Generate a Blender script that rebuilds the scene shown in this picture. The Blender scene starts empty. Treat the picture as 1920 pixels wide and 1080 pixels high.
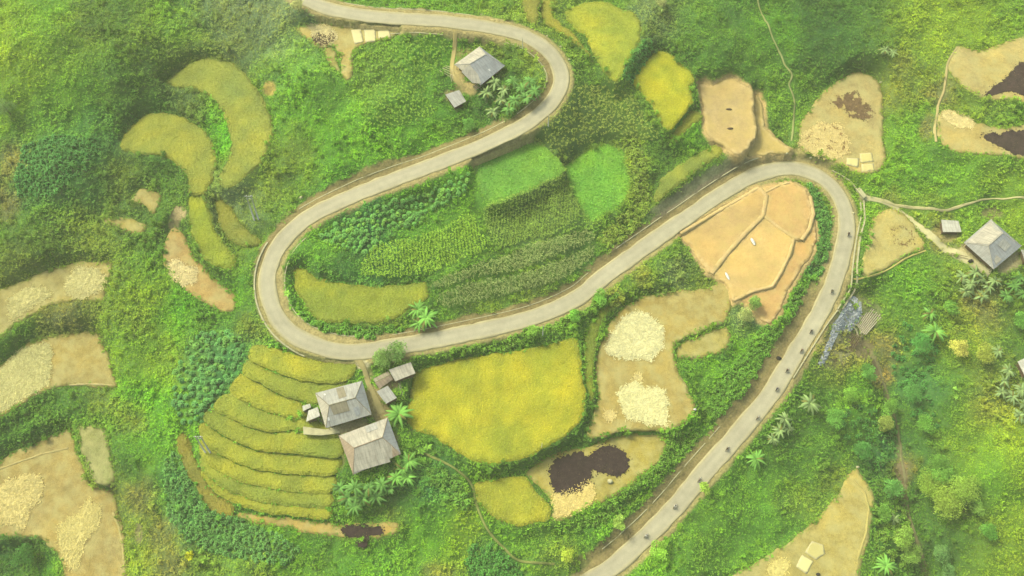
import bpy, math, random
import numpy as np
from mathutils import Vector
from mathutils.geometry import delaunay_2d_cdt

rng = np.random.default_rng(7)
random.seed(7)
scene = bpy.context.scene
col = scene.collection

# ------------------------------------------------------------------ camera
FPX = 1660.0                       # focal length in photo pixels (photo 1920 wide)
TILT = math.radians(25)
CAMP = np.array([0.0, -118.33, 263.77])
FWD = np.array([0.0, math.sin(TILT), -math.cos(TILT)])
UP = np.array([0.0, math.cos(TILT), math.sin(TILT)])
cam_data = bpy.data.cameras.new('camera')
cam = bpy.data.objects.new('camera', cam_data)
col.objects.link(cam)
cam.location = CAMP
cam.rotation_euler = (TILT, 0, 0)
cam_data.sensor_width = 36
cam_data.lens = FPX / 1920 * 36
cam_data.clip_start = 1
cam_data.clip_end = 6000
scene.camera = cam

# ------------------------------------------------------------------ sky, sun, exposure
SUN_EL, SUN_AZ = math.radians(47), math.radians(-52)      # sun up-left of the picture
w = bpy.data.worlds.new('World')
scene.world = w
w.use_nodes = True
nt = w.node_tree
bg = nt.nodes['Background']
sk = nt.nodes.new('ShaderNodeTexSky')
sk.sky_type = 'NISHITA'
sk.sun_disc = False
sk.sun_elevation = SUN_EL
sk.sun_rotation = SUN_AZ % (2 * math.pi)
sk.dust_density = 5.0
sk.air_density = 1.0
nt.links.new(sk.outputs[0], bg.inputs[0])
bg.inputs[1].default_value = 0.13
sun_d = bpy.data.lights.new('sun', 'SUN')
sun_d.energy = 1.5
sun_d.angle = math.radians(12)
sun_d.color = (1.0, 0.96, 0.87)
sun = bpy.data.objects.new('sun', sun_d)
col.objects.link(sun)
sdir = Vector((math.sin(SUN_AZ) * math.cos(SUN_EL), math.cos(SUN_AZ) * math.cos(SUN_EL), math.sin(SUN_EL)))
sun.rotation_euler = sdir.to_track_quat('Z', 'Y').to_euler()
sun.location = (-200, 200, 300)
vs = scene.view_settings
vs.view_transform = 'Standard'
vs.look = 'None'
vs.gamma = 1
vs.use_curve_mapping = False
vs.exposure = 1.55
scene.cycles.max_bounces = 5
scene.cycles.diffuse_bounces = 3
scene.cycles.glossy_bounces = 2
scene.cycles.volume_bounces = 1
scene.cycles.transparent_max_bounces = 4

# ------------------------------------------------------------------ helpers
K = np.array([.425, .45, .40])                            # display colour -> surface colour
def lin(c, k=K):
    c = np.asarray(c, float) / 255.0
    return np.where(c <= 0.04045, c / 12.92, ((c + 0.055) / 1.055) ** 2.4) * k

def ray(px, py, z):
    """point at height z seen at photo pixel (px, py)"""
    px = np.asarray(px, float); py = np.asarray(py, float); z = np.asarray(z, float)
    u = (px - 960) / FPX; v = (540 - py) / FPX
    dx = u; dy = FWD[1] + v * UP[1]; dz = FWD[2] + v * UP[2]
    t = (z - CAMP[2]) / dz
    return np.stack([CAMP[0] + dx * t, CAMP[1] + dy * t, z + 0 * t], -1)

def smooth(t):
    t = np.clip(t, 0, 1)
    return t * t * (3 - 2 * t)

def vnoise(x, y, s, seed=0):
    """value noise in -1..1 with cell size s"""
    x = np.asarray(x, float) / s + seed * 17.3; y = np.asarray(y, float) / s - seed * 9.7
    xi = np.floor(x).astype(np.int64); yi = np.floor(y).astype(np.int64)
    fx = x - xi; fy = y - yi
    fx = fx * fx * (3 - 2 * fx); fy = fy * fy * (3 - 2 * fy)
    def h(a, b):
        n = (a * 374761393 + b * 668265263 + seed * 1442695041) & 0xffffffff
        n = ((n ^ (n >> 13)) * 1274126177) & 0xffffffff
        return ((n ^ (n >> 16)) & 0xffff) / 32767.5 - 1
    return (h(xi, yi) * (1 - fx) + h(xi + 1, yi) * fx) * (1 - fy) + (h(xi, yi + 1) * (1 - fx) + h(xi + 1, yi + 1) * fx) * fy

def fbm(x, y, s, seed=0, o=3):
    a = 0; amp = 1; tot = 0
    for i in range(o):
        a = a + vnoise(x, y, s / 2 ** i, seed + i) * amp; tot += amp; amp *= .55
    return a / tot

def new_obj(name, me, parent=None, loc=None):
    o = bpy.data.objects.new(name, me)
    col.objects.link(o)
    if parent is not None: o.parent = parent
    if loc is not None: o.location = loc
    return o

def tag(o, label=None, cat=None, group=None, kind=None):
    if label: o['label'] = label
    if cat: o['category'] = cat
    if group: o['group'] = group
    if kind: o['kind'] = kind
    return o

def mesh_np(name, V, faces, mat, cols=None, smooth_=False, uv=None):
    """faces: list of integer arrays (n,k)"""
    V = np.asarray(V, np.float32)
    me = bpy.data.meshes.new(name)
    me.vertices.add(len(V)); me.vertices.foreach_set('co', V.ravel())
    faces = [np.asarray(f, np.int32) for f in faces if len(f)]
    loops = np.concatenate([f.ravel() for f in faces])
    tot = np.concatenate([np.full(len(f), f.shape[1], np.int32) for f in faces])
    st = np.concatenate([[0], np.cumsum(tot)[:-1]]).astype(np.int32)
    me.loops.add(len(loops)); me.loops.foreach_set('vertex_index', loops)
    me.polygons.add(len(tot)); me.polygons.foreach_set('loop_start', st)
    me.polygons.foreach_set('use_smooth', np.full(len(tot), smooth_))
    if cols is not None:
        c = np.asarray(cols, np.float32)
        if mat.name == 'leaf': c = np.clip(c * np.array([1.19, .99, .66], np.float32), .002, .9)
        if c.ndim == 1: c = np.tile(c, (len(V), 1))
        c4 = np.ones((len(V), 4), np.float32); c4[:, :3] = c[:, :3]
        a = me.color_attributes.new('Col', 'FLOAT_COLOR', 'POINT')
        a.data.foreach_set('color', c4.ravel())
    if uv is not None:
        ul = me.uv_layers.new(name='UVMap')
        ul.data.foreach_set('uv', np.asarray(uv, np.float32)[loops].ravel())
    me.update(calc_edges=True)
    me.validate()
    me.materials.append(mat)
    return me

# ------------------------------------------------------------------ materials
def mat_base(name, rough=0.9, spec=0.15):
    m = bpy.data.materials.new(name); m.use_nodes = True
    b = m.node_tree.nodes['Principled BSDF']
    b.inputs['Roughness'].default_value = rough
    b.inputs['Specular IOR Level'].default_value = spec
    return m, m.node_tree, b

def ramp_mul(nt, src, scale, lo, hi, detail=4, rough=0.6, seed=0.0, vec=None):
    """colour * noise-driven factor lo..hi"""
    no = nt.nodes.new('ShaderNodeTexNoise'); no.inputs['Scale'].default_value = scale
    no.inputs['Detail'].default_value = detail; no.inputs['Roughness'].default_value = rough
    if vec is None:
        g = nt.nodes.new('ShaderNodeNewGeometry'); vec = g.outputs['Position']
    mp = nt.nodes.new('ShaderNodeMapping'); mp.inputs['Location'].default_value = (seed, seed * 2, 0)
    nt.links.new(vec, mp.inputs[0]); nt.links.new(mp.outputs[0], no.inputs['Vector'])
    mr = nt.nodes.new('ShaderNodeMapRange')
    mr.inputs[1].default_value = 0.3; mr.inputs[2].default_value = 0.7
    mr.inputs[3].default_value = lo; mr.inputs[4].default_value = hi
    nt.links.new(no.outputs[0], mr.inputs[0])
    mx = nt.nodes.new('ShaderNodeVectorMath'); mx.operation = 'SCALE'
    nt.links.new(src, mx.inputs[0]); nt.links.new(mr.outputs[0], mx.inputs['Scale'])
    return mx.outputs[0], no.outputs[0]

def mat_attr(name, noises=((1.2, .8, 1.2),), bump=0.0, bscale=2.0, rough=0.9, spec=0.1, transl=0.0, tint2=None):
    m, nt, b = mat_base(name, rough, spec)
    at = nt.nodes.new('ShaderNodeAttribute'); at.attribute_name = 'Col'
    src = at.outputs['Color']
    for i, (s, lo, hi) in enumerate(noises):
        src, n = ramp_mul(nt, src, s, lo, hi, seed=i * 3.1)
    if tint2:
        (s, c, amt) = tint2
        no = nt.nodes.new('ShaderNodeTexNoise'); no.inputs['Scale'].default_value = s; no.inputs['Detail'].default_value = 5
        g = nt.nodes.new('ShaderNodeNewGeometry'); nt.links.new(g.outputs['Position'], no.inputs['Vector'])
        mr = nt.nodes.new('ShaderNodeMapRange'); mr.inputs[1].default_value = .42; mr.inputs[2].default_value = .68
        mr.inputs[4].default_value = amt
        nt.links.new(no.outputs[0], mr.inputs[0])
        mx = nt.nodes.new('ShaderNodeMix'); mx.data_type = 'RGBA'
        nt.links.new(mr.outputs[0], mx.inputs['Factor']); nt.links.new(src, mx.inputs['A'])
        mx.inputs['B'].default_value = (*lin(c), 1)
        src = mx.outputs['Result']
    nt.links.new(src, b.inputs['Base Color'])
    if bump:
        no = nt.nodes.new('ShaderNodeTexNoise'); no.inputs['Scale'].default_value = bscale; no.inputs['Detail'].default_value = 4
        g = nt.nodes.new('ShaderNodeNewGeometry'); nt.links.new(g.outputs['Position'], no.inputs['Vector'])
        bp = nt.nodes.new('ShaderNodeBump'); bp.inputs['Strength'].default_value = 0.8; bp.inputs['Distance'].default_value = bump
        nt.links.new(no.outputs[0], bp.inputs['Height']); nt.links.new(bp.outputs[0], b.inputs['Normal'])
    if transl:
        out = nt.nodes['Material Output']
        tr = nt.nodes.new('ShaderNodeBsdfTranslucent'); mxs = nt.nodes.new('ShaderNodeMixShader')
        mxs.inputs[0].default_value = transl
        nt.links.new(src, tr.inputs[0]); nt.links.new(b.outputs[0], mxs.inputs[1]); nt.links.new(tr.outputs[0], mxs.inputs[2])
        nt.links.new(mxs.outputs[0], out.inputs[0])
    return m

def mat_plain(name, c, rough=0.8, spec=0.2, noise=None, bump=0, metal=0):
    m, nt, b = mat_base(name, rough, spec)
    b.inputs['Metallic'].default_value = metal
    rgb = nt.nodes.new('ShaderNodeRGB'); rgb.outputs[0].default_value = (*lin(c), 1)
    src = rgb.outputs[0]
    for i, (s, lo, hi) in enumerate(noise or ((3.0, .85, 1.15),)):
        src, n = ramp_mul(nt, src, s, lo, hi, seed=i * 2.2)
    nt.links.new(src, b.inputs['Base Color'])
    if bump:
        bp = nt.nodes.new('ShaderNodeBump'); bp.inputs['Distance'].default_value = bump
        nt.links.new(n, bp.inputs['Height']); nt.links.new(bp.outputs[0], b.inputs['Normal'])
    return m

def mat_roof(name, c, stripe=3.2, dirt=(120, 105, 85), amt=.55):
    """corrugated sheet: ribs run down the slope (UV v), weathered in streaks"""
    m, nt, b = mat_base(name, .75, .25)
    uv = nt.nodes.new('ShaderNodeUVMap'); uv.uv_map = 'UVMap'
    rgb = nt.nodes.new('ShaderNodeRGB'); rgb.outputs[0].default_value = (*lin(c), 1)
    mp = nt.nodes.new('ShaderNodeMapping'); mp.inputs['Scale'].default_value = (1.3, .22, 1)
    nt.links.new(uv.outputs[0], mp.inputs[0])
    src, n1 = ramp_mul(nt, rgb.outputs[0], 1.6, .78, 1.18, vec=mp.outputs[0])
    src, n2 = ramp_mul(nt, src, .5, .88, 1.1, seed=4)
    no = nt.nodes.new('ShaderNodeTexNoise'); no.inputs['Scale'].default_value = .9; no.inputs['Detail'].default_value = 6
    nt.links.new(mp.outputs[0], no.inputs['Vector'])
    mr = nt.nodes.new('ShaderNodeMapRange'); mr.inputs[1].default_value = .5; mr.inputs[2].default_value = .75; mr.inputs[4].default_value = amt
    nt.links.new(no.outputs[0], mr.inputs[0])
    mx = nt.nodes.new('ShaderNodeMix'); mx.data_type = 'RGBA'
    nt.links.new(mr.outputs[0], mx.inputs['Factor']); nt.links.new(src, mx.inputs['A']); mx.inputs['B'].default_value = (*lin(dirt), 1)
    wv = nt.nodes.new('ShaderNodeTexWave'); wv.wave_type = 'BANDS'; wv.bands_direction = 'X'
    wv.inputs['Scale'].default_value = stripe; wv.inputs['Distortion'].default_value = 0
    nt.links.new(uv.outputs[0], wv.inputs['Vector'])
    bp = nt.nodes.new('ShaderNodeBump'); bp.inputs['Distance'].default_value = .03; bp.inputs['Strength'].default_value = .6
    nt.links.new(wv.outputs['Fac'], bp.inputs['Height']); nt.links.new(bp.outputs[0], b.inputs['Normal'])
    # sheet laps: thin lines across the slope
    br = nt.nodes.new('ShaderNodeTexBrick'); br.inputs['Scale'].default_value = 1
    br.inputs['Brick Width'].default_value = 1.1; br.inputs['Row Height'].default_value = 1.5; br.inputs['Mortar Size'].default_value = .03
    br.inputs['Color1'].default_value = (1, 1, 1, 1); br.inputs['Color2'].default_value = (.88, .89, .9, 1); br.inputs['Mortar'].default_value = (.62, .6, .56, 1)
    br.offset = 0
    nt.links.new(uv.outputs[0], br.inputs['Vector'])
    mu = nt.nodes.new('ShaderNodeMix'); mu.data_type = 'RGBA'; mu.blend_type = 'MULTIPLY'; mu.inputs['Factor'].default_value = .8
    nt.links.new(mx.outputs['Result'], mu.inputs['A']); nt.links.new(br.outputs['Color'], mu.inputs['B'])
    nt.links.new(mu.outputs['Result'], b.inputs['Base Color'])
    return m

M = {}
M['ground'] = mat_attr('ground', ((.35, .8, 1.2), (1.7, .75, 1.25)), bump=.5, bscale=1.3)
M['leaf'] = mat_attr('leaf', ((.5, .82, 1.18),), rough=.7, spec=.12, transl=.25)
M['crop'] = mat_attr('crop', ((.16, .86, 1.14), (2.6, .78, 1.22)), bump=.35, bscale=2.4, transl=.0)
M['stubble'] = mat_attr('stubble', ((.12, .84, 1.14), (.9, .86, 1.14), (3.5, .82, 1.18)), bump=.2, bscale=3, tint2=(.3, (206, 198, 130), .55))
M['soil'] = mat_attr('soil', ((.1, .9, 1.1), (.8, .9, 1.1), (3, .9, 1.1)), bump=.2, bscale=1.6, tint2=(.3, (214, 188, 112), .55))
M['ash'] = mat_attr('ash', ((.8, .7, 1.4), (4, .75, 1.3)), bump=.12, bscale=4)
M['straw'] = mat_attr('straw', ((.9, .9, 1.1),), rough=.85, transl=.1)
M['road'] = mat_attr('road', ((.07, .9, 1.08), (.4, .9, 1.08), (3, .93, 1.07)), bump=.03, bscale=8, rough=.85)
M['concrete'] = mat_plain('concrete', (205, 198, 150), noise=((.6, .8, 1.15), (5, .85, 1.1)))
M['wood'] = mat_plain('wood', (135, 112, 82), noise=((1, .7, 1.2), (9, .8, 1.2)))
M['palewood'] = mat_plain('pale_wood', (205, 195, 160), noise=((2, .8, 1.1),))
M['wall'] = mat_plain('wall_boards', (120, 98, 74), noise=((1, .7, 1.2), (6, .8, 1.2)))
M['dark'] = mat_plain('dark', (52, 48, 44))
M['tarp'] = mat_attr('tarp', ((2.2, .95, 1.05),), rough=.7)
M['steel'] = mat_plain('steel', (232, 230, 216), rough=.5, spec=.5)
# ------------------------------------------------------------------ terrain: base relief
CTRL = [  # px, py, height
 (1100,1085,0),(1210,1010,1),(1310,897,2.2),(1440,742,4),(1527,600,5.5),(1587,450,7),(1490,313,8.2),(1335,377,9.5),(1185,482,11),(1022,590,12.5),
 (830,637,14),(655,662,15.5),(517,595,17),(520,480,18.5),(655,372,21),(855,297,23.5),(1010,217,25.5),(1054,145,27),(955,60,28.5),(730,34,30),(560,-10,31.5),
 (800,430,16.5),(1000,400,15),(1130,330,15),(1200,200,19),(1140,60,25),(1240,160,19),(1370,210,14.5),(1280,320,12.5),
 (1580,230,9.5),(1500,60,18),(1350,50,22),(1700,60,20),(1850,120,20),(1850,250,17),(1700,250,12),(1750,340,11),(1860,460,10.5),(1680,450,8),
 (700,200,26),(600,120,28.5),(650,300,24),(450,200,22),(440,320,18),(330,260,19),(380,350,16),(400,440,14),(260,390,13),(230,425,12),(360,520,11),
 (200,80,30),(60,60,34),(100,300,22),(60,450,16),(130,530,9),(60,620,7),(120,690,4),(60,760,2),(100,920,-1),(180,1050,-3),(60,1050,-5),
 (270,620,10),(290,800,6),(270,980,2),(380,720,12),(480,640,15),(640,700,14.5),(640,760,13.8),(690,840,13),(450,750,12),(400,860,9),(520,940,8.5),
 (600,990,6.5),(400,1000,6),(560,1060,3),(780,900,9.5),(760,1020,4),(930,750,11.5),(900,940,7),(1060,900,6.5),(1200,830,7),(1190,700,9.2),(1320,580,9.5),(1400,450,9),
 (1480,400,8.3),(1430,590,8),(1150,960,3),(950,1060,2),(1350,700,6),
 (1630,600,0),(1660,700,-3),(1690,830,-6),(1700,950,-8),(1740,1070,-10),(1550,800,0),(1450,900,-2),(1550,980,-4),(1400,1060,-5),(1620,900,-4.5),
 (1800,600,4),(1850,720,5),(1880,900,4),(1850,1050,0),(1780,520,7.5),(1580,700,1)]
cp = np.array(CTRL, float)
CW = ray(cp[:, 0], cp[:, 1], cp[:, 2])
EXT = np.array([(-420,150,45),(-400,-50,-5),(-300,-250,-20),(0,-260,-10),(0,300,50),(300,300,35),(-250,350,60),(420,100,22),(400,-100,5),(250,-250,-14),
                (-230,140,40),(-190,0,10),(-180,-100,-8),(0,190,38),(150,190,30),(230,60,20),(200,-80,2),(0,-130,-2),(700,500,60),(-700,500,90),(-700,-500,-30),(700,-500,0)], float)
CW = np.concatenate([CW, EXT])
def base(x, y):
    x = np.asarray(x, float); y = np.asarray(y, float)
    sh = x.shape; x = x.ravel(); y = y.ravel()
    num = np.zeros_like(x); den = np.zeros_like(x)
    for (a, b, h) in CW:
        d2 = (x - a) ** 2 + (y - b) ** 2
        wt = 1 / (d2 + 60.0) ** 1.6
        num += wt * h; den += wt
    return (num / den).reshape(sh)

def catmull(P, step, closed=False):
    P = np.asarray(P, float); n = len(P); out = []
    rngi = range(n if closed else n - 1)
    for i in rngi:
        if closed: p0, p1, p2, p3 = P[(i - 1) % n], P[i], P[(i + 1) % n], P[(i + 2) % n]
        else: p0, p1, p2, p3 = P[max(i - 1, 0)], P[i], P[i + 1], P[min(i + 2, n - 1)]
        L = np.linalg.norm(p2[:2] - p1[:2]); k = max(1, int(L / step))
        for j in range(k):
            t = j / k
            out.append(.5 * ((2 * p1) + (-p0 + p2) * t + (2 * p0 - 5 * p1 + 4 * p2 - p3) * t * t + (-p0 + 3 * p1 - 3 * p2 + p3) * t ** 3))
    if not closed: out.append(P[-1])
    return np.array(out)

# grid
def axis(lo, hi, step, far, n):
    a = np.arange(lo, hi + step / 2, step)
    g = np.geomspace(step * 2, far, n)
    return np.concatenate([(lo - g)[::-1], a, hi + g])
XS = axis(-212, 212, .5, 900, 26)
YS = axis(-104, 156, .5, 900, 26)
GX, GY = np.meshgrid(XS, YS)
H0 = base(GX, GY)
def samp(arr, x, y):
    fx = np.interp(x, XS, np.arange(len(XS))); fy = np.interp(y, YS, np.arange(len(YS)))
    ix = np.clip(fx.astype(int), 0, len(XS) - 2); iy = np.clip(fy.astype(int), 0, len(YS) - 2)
    tx = fx - ix; ty = fy - iy
    if arr.ndim == 3: tx = tx[..., None]; ty = ty[..., None]
    return (arr[iy, ix] * (1 - tx) + arr[iy, ix + 1] * tx) * (1 - ty) + (arr[iy + 1, ix] * (1 - tx) + arr[iy + 1, ix + 1] * tx) * ty
def near(arr, x, y):
    fx = np.interp(x, XS, np.arange(len(XS))); fy = np.interp(y, YS, np.arange(len(YS)))
    return arr[np.rint(fy).astype(int), np.rint(fx).astype(int)]
def at_surf(px, py, H, dz=0.0, it=14):
    """ground point seen at a photo pixel, on height grid H"""
    px = np.atleast_1d(np.asarray(px, float)); py = np.atleast_1d(np.asarray(py, float))
    z = np.full(px.shape, 12.0)
    for _ in range(it):
        p = ray(px, py, z + dz); z = .5 * z + .5 * samp(H, p[..., 0], p[..., 1])
    p = ray(px, py, z + dz); p[..., 2] = z
    return p

def sdf(poly, X, Y):
    """signed distance (negative inside) of points to a closed polygon"""
    d = np.full(X.shape, 1e9); ins = np.zeros(X.shape, bool)
    n = len(poly)
    for i in range(n):
        ax, ay = poly[i][:2]; bx, by = poly[(i + 1) % n][:2]
        ex, ey = bx - ax, by - ay; L = ex * ex + ey * ey + 1e-9
        t = np.clip(((X - ax) * ex + (Y - ay) * ey) / L, 0, 1)
        d = np.minimum(d, (X - ax - t * ex) ** 2 + (Y - ay - t * ey) ** 2)
        if ay != by:
            c = ((ay > Y) != (by > Y)) & (X < (bx - ax) * (Y - ay) / (by - ay) + ax)
            ins ^= c
    d = np.sqrt(d)
    return np.where(ins, -d, d)
def window(pts, m):
    x0, y0 = pts[:, 0].min() - m, pts[:, 1].min() - m; x1, y1 = pts[:, 0].max() + m, pts[:, 1].max() + m
    i0, i1 = np.searchsorted(XS, [x0, x1]); j0, j1 = np.searchsorted(YS, [y0, y1])
    return slice(max(j0 - 1, 0), j1 + 1), slice(max(i0 - 1, 0), i1 + 1)
def line_d(P, X, Y):
    """distance to polyline and the index of the nearest vertex position (fractional)"""
    d = np.full(X.shape, 1e9); tt = np.zeros(X.shape); side = np.zeros(X.shape)
    for i in range(len(P) - 1):
        ax, ay = P[i][:2]; bx, by = P[i + 1][:2]
        m = 26
        sl = (X > min(ax, bx) - m) & (X < max(ax, bx) + m) & (Y > min(ay, by) - m) & (Y < max(ay, by) + m)
        if not sl.any(): continue
        x = X[sl]; y = Y[sl]; ex, ey = bx - ax, by - ay; L = ex * ex + ey * ey + 1e-9
        t = np.clip(((x - ax) * ex + (y - ay) * ey) / L, 0, 1)
        q = np.hypot(x - ax - t * ex, y - ay - t * ey)
        b = q < d[sl]
        dd = d[sl]; dd[b] = q[b]; d[sl] = dd
        t2 = tt[sl]; t2[b] = i + t[b]; tt[sl] = t2
        s2 = side[sl]; s2[b] = np.sign(ex * (y - ay) - ey * (x - ax))[b]; side[sl] = s2
    return d, tt, side
def project(x, y, z):
    dx = x - CAMP[0]; dy = y - CAMP[1]; dz = z - CAMP[2]
    dep = dy * FWD[1] + dz * FWD[2]; dep = np.maximum(dep, 1.0)
    v = dy * UP[1] + dz * UP[2]
    return 960 + FPX * dx / dep, 540 - FPX * v / dep

ROADPX = [(1040,1130,-.6),(1135,1072,.3),(1210,1008,1),(1262,955,1.6),(1311,897,2.2),(1374,825,3),(1440,745,4),(1467,703,4.6),(1493,660,5),(1530,600,5.5),(1553,555,6),
 (1567,520,6.4),(1580,475,6.8),(1588,432,7.2),(1584,395,7.5),(1569,361,7.8),(1538,332,8),(1490,316,8.2),(1440,321,8.6),(1395,338,9),(1335,375,9.6),(1260,427,10.4),(1185,480,11),(1120,528,11.7),(1085,557,12),
 (1022,587,12.6),(955,607,13.2),(830,634,14),(730,652,15),(655,660,15.5),(592,648,16),(547,625,16.5),(518,592,17),(503,550,17.5),(504,505,18),(522,463,18.6),(552,428,19.2),(592,400,20),
 (655,370,21),(730,340,22),(855,293,23.5),(960,247,24.8),(1010,215,25.5),(1041,182,26.2),(1053,145,26.8),(1038,108,27.4),(1005,79,28),(955,59,28.5),(842,41,29.3),(730,34,30),(655,25,30.5),(600,11,31),(550,-14,31.5),(500,-50,32)]
rp = np.array(ROADPX, float)
RD = catmull(ray(rp[:, 0], rp[:, 1], rp[:, 2]), 1.5)
RW = 2.75
def offset_line(P, off):
    T = np.gradient(P[:, :2], axis=0); T /= np.linalg.norm(T, axis=1)[:, None] + 1e-9
    N = np.stack([-T[:, 1], T[:, 0]], 1)
    Q = P.copy(); Q[:, :2] += N * (off if np.isscalar(off) else np.asarray(off)[:, None]); return Q
def rd_index(px, py):
    """index along RD nearest to a photo pixel"""
    X, Y = project(RD[:, 0], RD[:, 1], RD[:, 2]); return int(np.argmin((X - px) ** 2 + (Y - py) ** 2))

# field: name, kind, colour, label, polygon pixels, optional level shift
RIPE=(166,176,56); RIPE2=(188,186,52); OLV=(165,165,62); STB=(190,172,98); STB2=(185,165,92); SOIL=(212,182,110); ORG=(216,180,112)
F = []
def fld(kind, c, label, pts, dz=0.0, name=None, cat=None):
    F.append(dict(kind=kind, c=c, label=label, px=np.array(pts, float), dz=dz, name=name, cat=cat))
fld('rice', (164,172,74), 'large crescent of ripening rice curving down the upper left slope', [(312,156),(330,137),(360,116),(398,108),(432,116),(458,136),(482,168),(502,202),(512,240),(506,272),(490,300),(465,326),(440,345),(418,350),(410,335),(425,302),(433,272),(425,228),(402,192),(365,166)])
fld('rice', (170,174,70), 'hooked ripe rice terrace just left of and below the upper crescent', [(225,277),(235,250),(255,228),(285,212),(320,210),(350,222),(385,245),(402,272),(406,300),(398,330),(380,363),(355,362),(352,340),(338,315),(315,298),(290,289),(250,284)])
fld('rice', RIPE, 'narrow tongue of ripe rice running down to the brown plot with white straw', [(355,368),(378,362),(392,392),(401,430),(420,457),(441,482),(437,499),(420,503),(390,491),(370,466),(358,434),(354,405)], .3)
fld('rice', (158,160,66), 'small crescent rice terrace beside the outer bend of the road, left of the bend', [(405,388),(410,372),(425,378),(450,418),(480,442),(486,456),(470,462),(432,451),(411,422)])
fld('stubble', (176,159,91), 'small round tan stubble patch in the misty left gully, upper one', [(243,377),(260,358),(284,356),(301,371),(294,394),(284,401),(268,384)])
fld('stubble', (174,159,87), 'small crescent tan stubble patch in the left gully, lower one', [(193,412),(220,406),(246,410),(272,424),(266,441),(240,436),(215,424)])
fld('stubble', (197,165,98), 'long brown stubble plot narrowing downwards, white straw on its upper end', [(322,428),(307,460),(306,492),(330,520),(348,542),(387,570),(424,586),(437,582),(441,556),(420,538),(390,508),(362,475),(348,445),(334,430)])
fld('stubble', (176,161,93), 'upper stubble terrace at the left edge with two pale straw spreads', [(-45,565),(0,543),(60,520),(110,499),(160,491),(205,490),(212,503),(198,530),(192,562),(150,562),(95,573),(50,594),(20,614),(0,634),(-45,660)])
fld('stubble', (184,164,93), 'middle stubble terrace at the left edge, half covered in pale straw', [(-45,715),(0,688),(22,668),(50,643),(95,630),(175,624),(195,650),(212,690),(217,726),(150,723),(100,730),(60,745),(28,766),(0,782),(-45,812)])
fld('stubble', (184,162,93), 'large stubble field filling the bottom left corner', [(-45,885),(0,862),(60,832),(100,816),(134,806),(148,850),(172,902),(205,915),(215,940),(230,990),(240,1080),(242,1130),(130,1130),(118,1060),(95,1025),(60,1008),(0,1006),(-45,1008)])
fld('stubble', (164,165,100), 'small grey green stubble plot behind a thin bund beside the large corner field', [(142,806),(165,800),(196,800),(208,850),(212,903),(182,905),(158,858)], .25)
# yellow stepped terraces left of the houses, from divider lines
TL = [[(482,645),(520,654),(560,666),(610,677),(664,682)],
      [(468,672),(500,688),(540,705),(590,717),(650,714)],
      [(456,698),(485,716),(525,738),(560,750),(592,756)],
      [(432,734),(470,757),(520,778),(560,783),(574,778)],
      [(402,762),(445,790),(500,808),(560,806),(632,818)],
      [(382,788),(430,822),(490,843),(560,850),(634,856)],
      [(378,822),(425,858),(485,880),(560,889),(622,890)],
      [(378,858),(420,888),(480,910),(550,921),(618,922)],
      [(378,882),(420,915),(480,938),(550,948),(615,950)],
      [(386,902),(425,936),(480,957),(550,966),(612,972)]]
TW = ['topmost','second','third','fourth','fifth','sixth','seventh','eighth','lowest']
for i in range(9):
    a = np.array(TL[i], float); b = np.array(TL[i + 1], float)
    g = 1.4
    a[:, 1] += g; b[:, 1] -= g
    if i == 2: a = a[:-1] ; b = b
    fld('rice', [(170,176,64),(164,172,64),(172,176,62)][i % 3], TW[i] + ' of the nine curved rice steps left of the grey roofed farmhouses', list(map(tuple, a)) + list(map(tuple, b[::-1])))
fld('rice', (160,150,62), 'long narrow rice strip wrapping the lower left foot of the curved steps', [(330,822),(345,814),(357,836),(372,875),(398,915),(428,940),(440,950),(435,971),(405,962),(378,935),(352,892),(336,852)], -.6)
fld('rice', RIPE2, 'largest bright yellow rice field right of the farmhouses below the road', [(776,702),(800,690),(830,681),(860,674),(900,667),(960,658),(1020,647),(1078,632),(1088,650),(1091,700),(1098,740),(1094,775),(1075,803),(1040,829),(1000,850),(952,866),(912,869),(870,856),(838,836),(810,815),(782,810),(762,792),(768,755),(775,725)])
fld('green', (140,158,60), 'thin green strip of young rice between the big yellow field and the straw field', [(1096,645),(1112,600),(1128,580),(1152,572),(1132,602),(1119,642),(1113,690),(1114,740),(1106,754),(1100,735),(1096,690)], -.3)
fld('rice', (160,170,60), 'golden rice field inside the left hairpin of the road', [(552,506),(570,503),(590,519),(640,530),(700,536),(760,532),(800,530),(800,560),(768,576),(740,596),(690,605),(640,603),(602,600),(577,582),(556,546)])
fld('stubble', (190,168,93), 'large L shaped stubble field carrying two big heaps of pale straw', [(1370,530),(1372,560),(1366,590),(1352,606),(1318,620),(1284,634),(1266,650),(1270,690),(1290,730),(1303,765),(1295,786),(1270,801),(1230,808),(1195,808),(1160,808),(1145,815),(1110,822),(1098,810),(1110,785),(1122,740),(1116,700),(1121,660),(1136,620),(1160,585),(1195,560),(1250,548),(1310,542)])
fld('stubble', (186,172,93), 'small oval stubble plot tucked against the notch of the L shaped field', [(1268,664),(1276,645),(1300,634),(1330,622),(1360,612),(1372,626),(1364,650),(1330,667),(1275,672)], -.5)
fld('stubble', (184,168,81), 'stubble field with two black burnt patches below the big yellow field', [(988,888),(1012,865),(1050,846),(1100,838),(1150,818),(1200,811),(1240,815),(1250,835),(1236,865),(1200,895),(1160,925),(1110,950),(1060,972),(1033,975),(1036,945),(1018,922),(1000,905)])
fld('rice', (176,178,58), 'uncut golden rice corner left of the black burnt patches', [(890,908),(900,899),(940,896),(982,890),(992,906),(1012,928),(1031,950),(1028,972),(990,985),(952,981),(915,961),(895,935)])
fld('stubble', (197,168,89), 'thin curved stubble strip under the rice steps with a black patch', [(450,962),(520,966),(600,977),(650,984),(738,978),(750,985),(746,999),(700,1010),(640,1009),(580,1000),(520,989),(460,976)])
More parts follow.
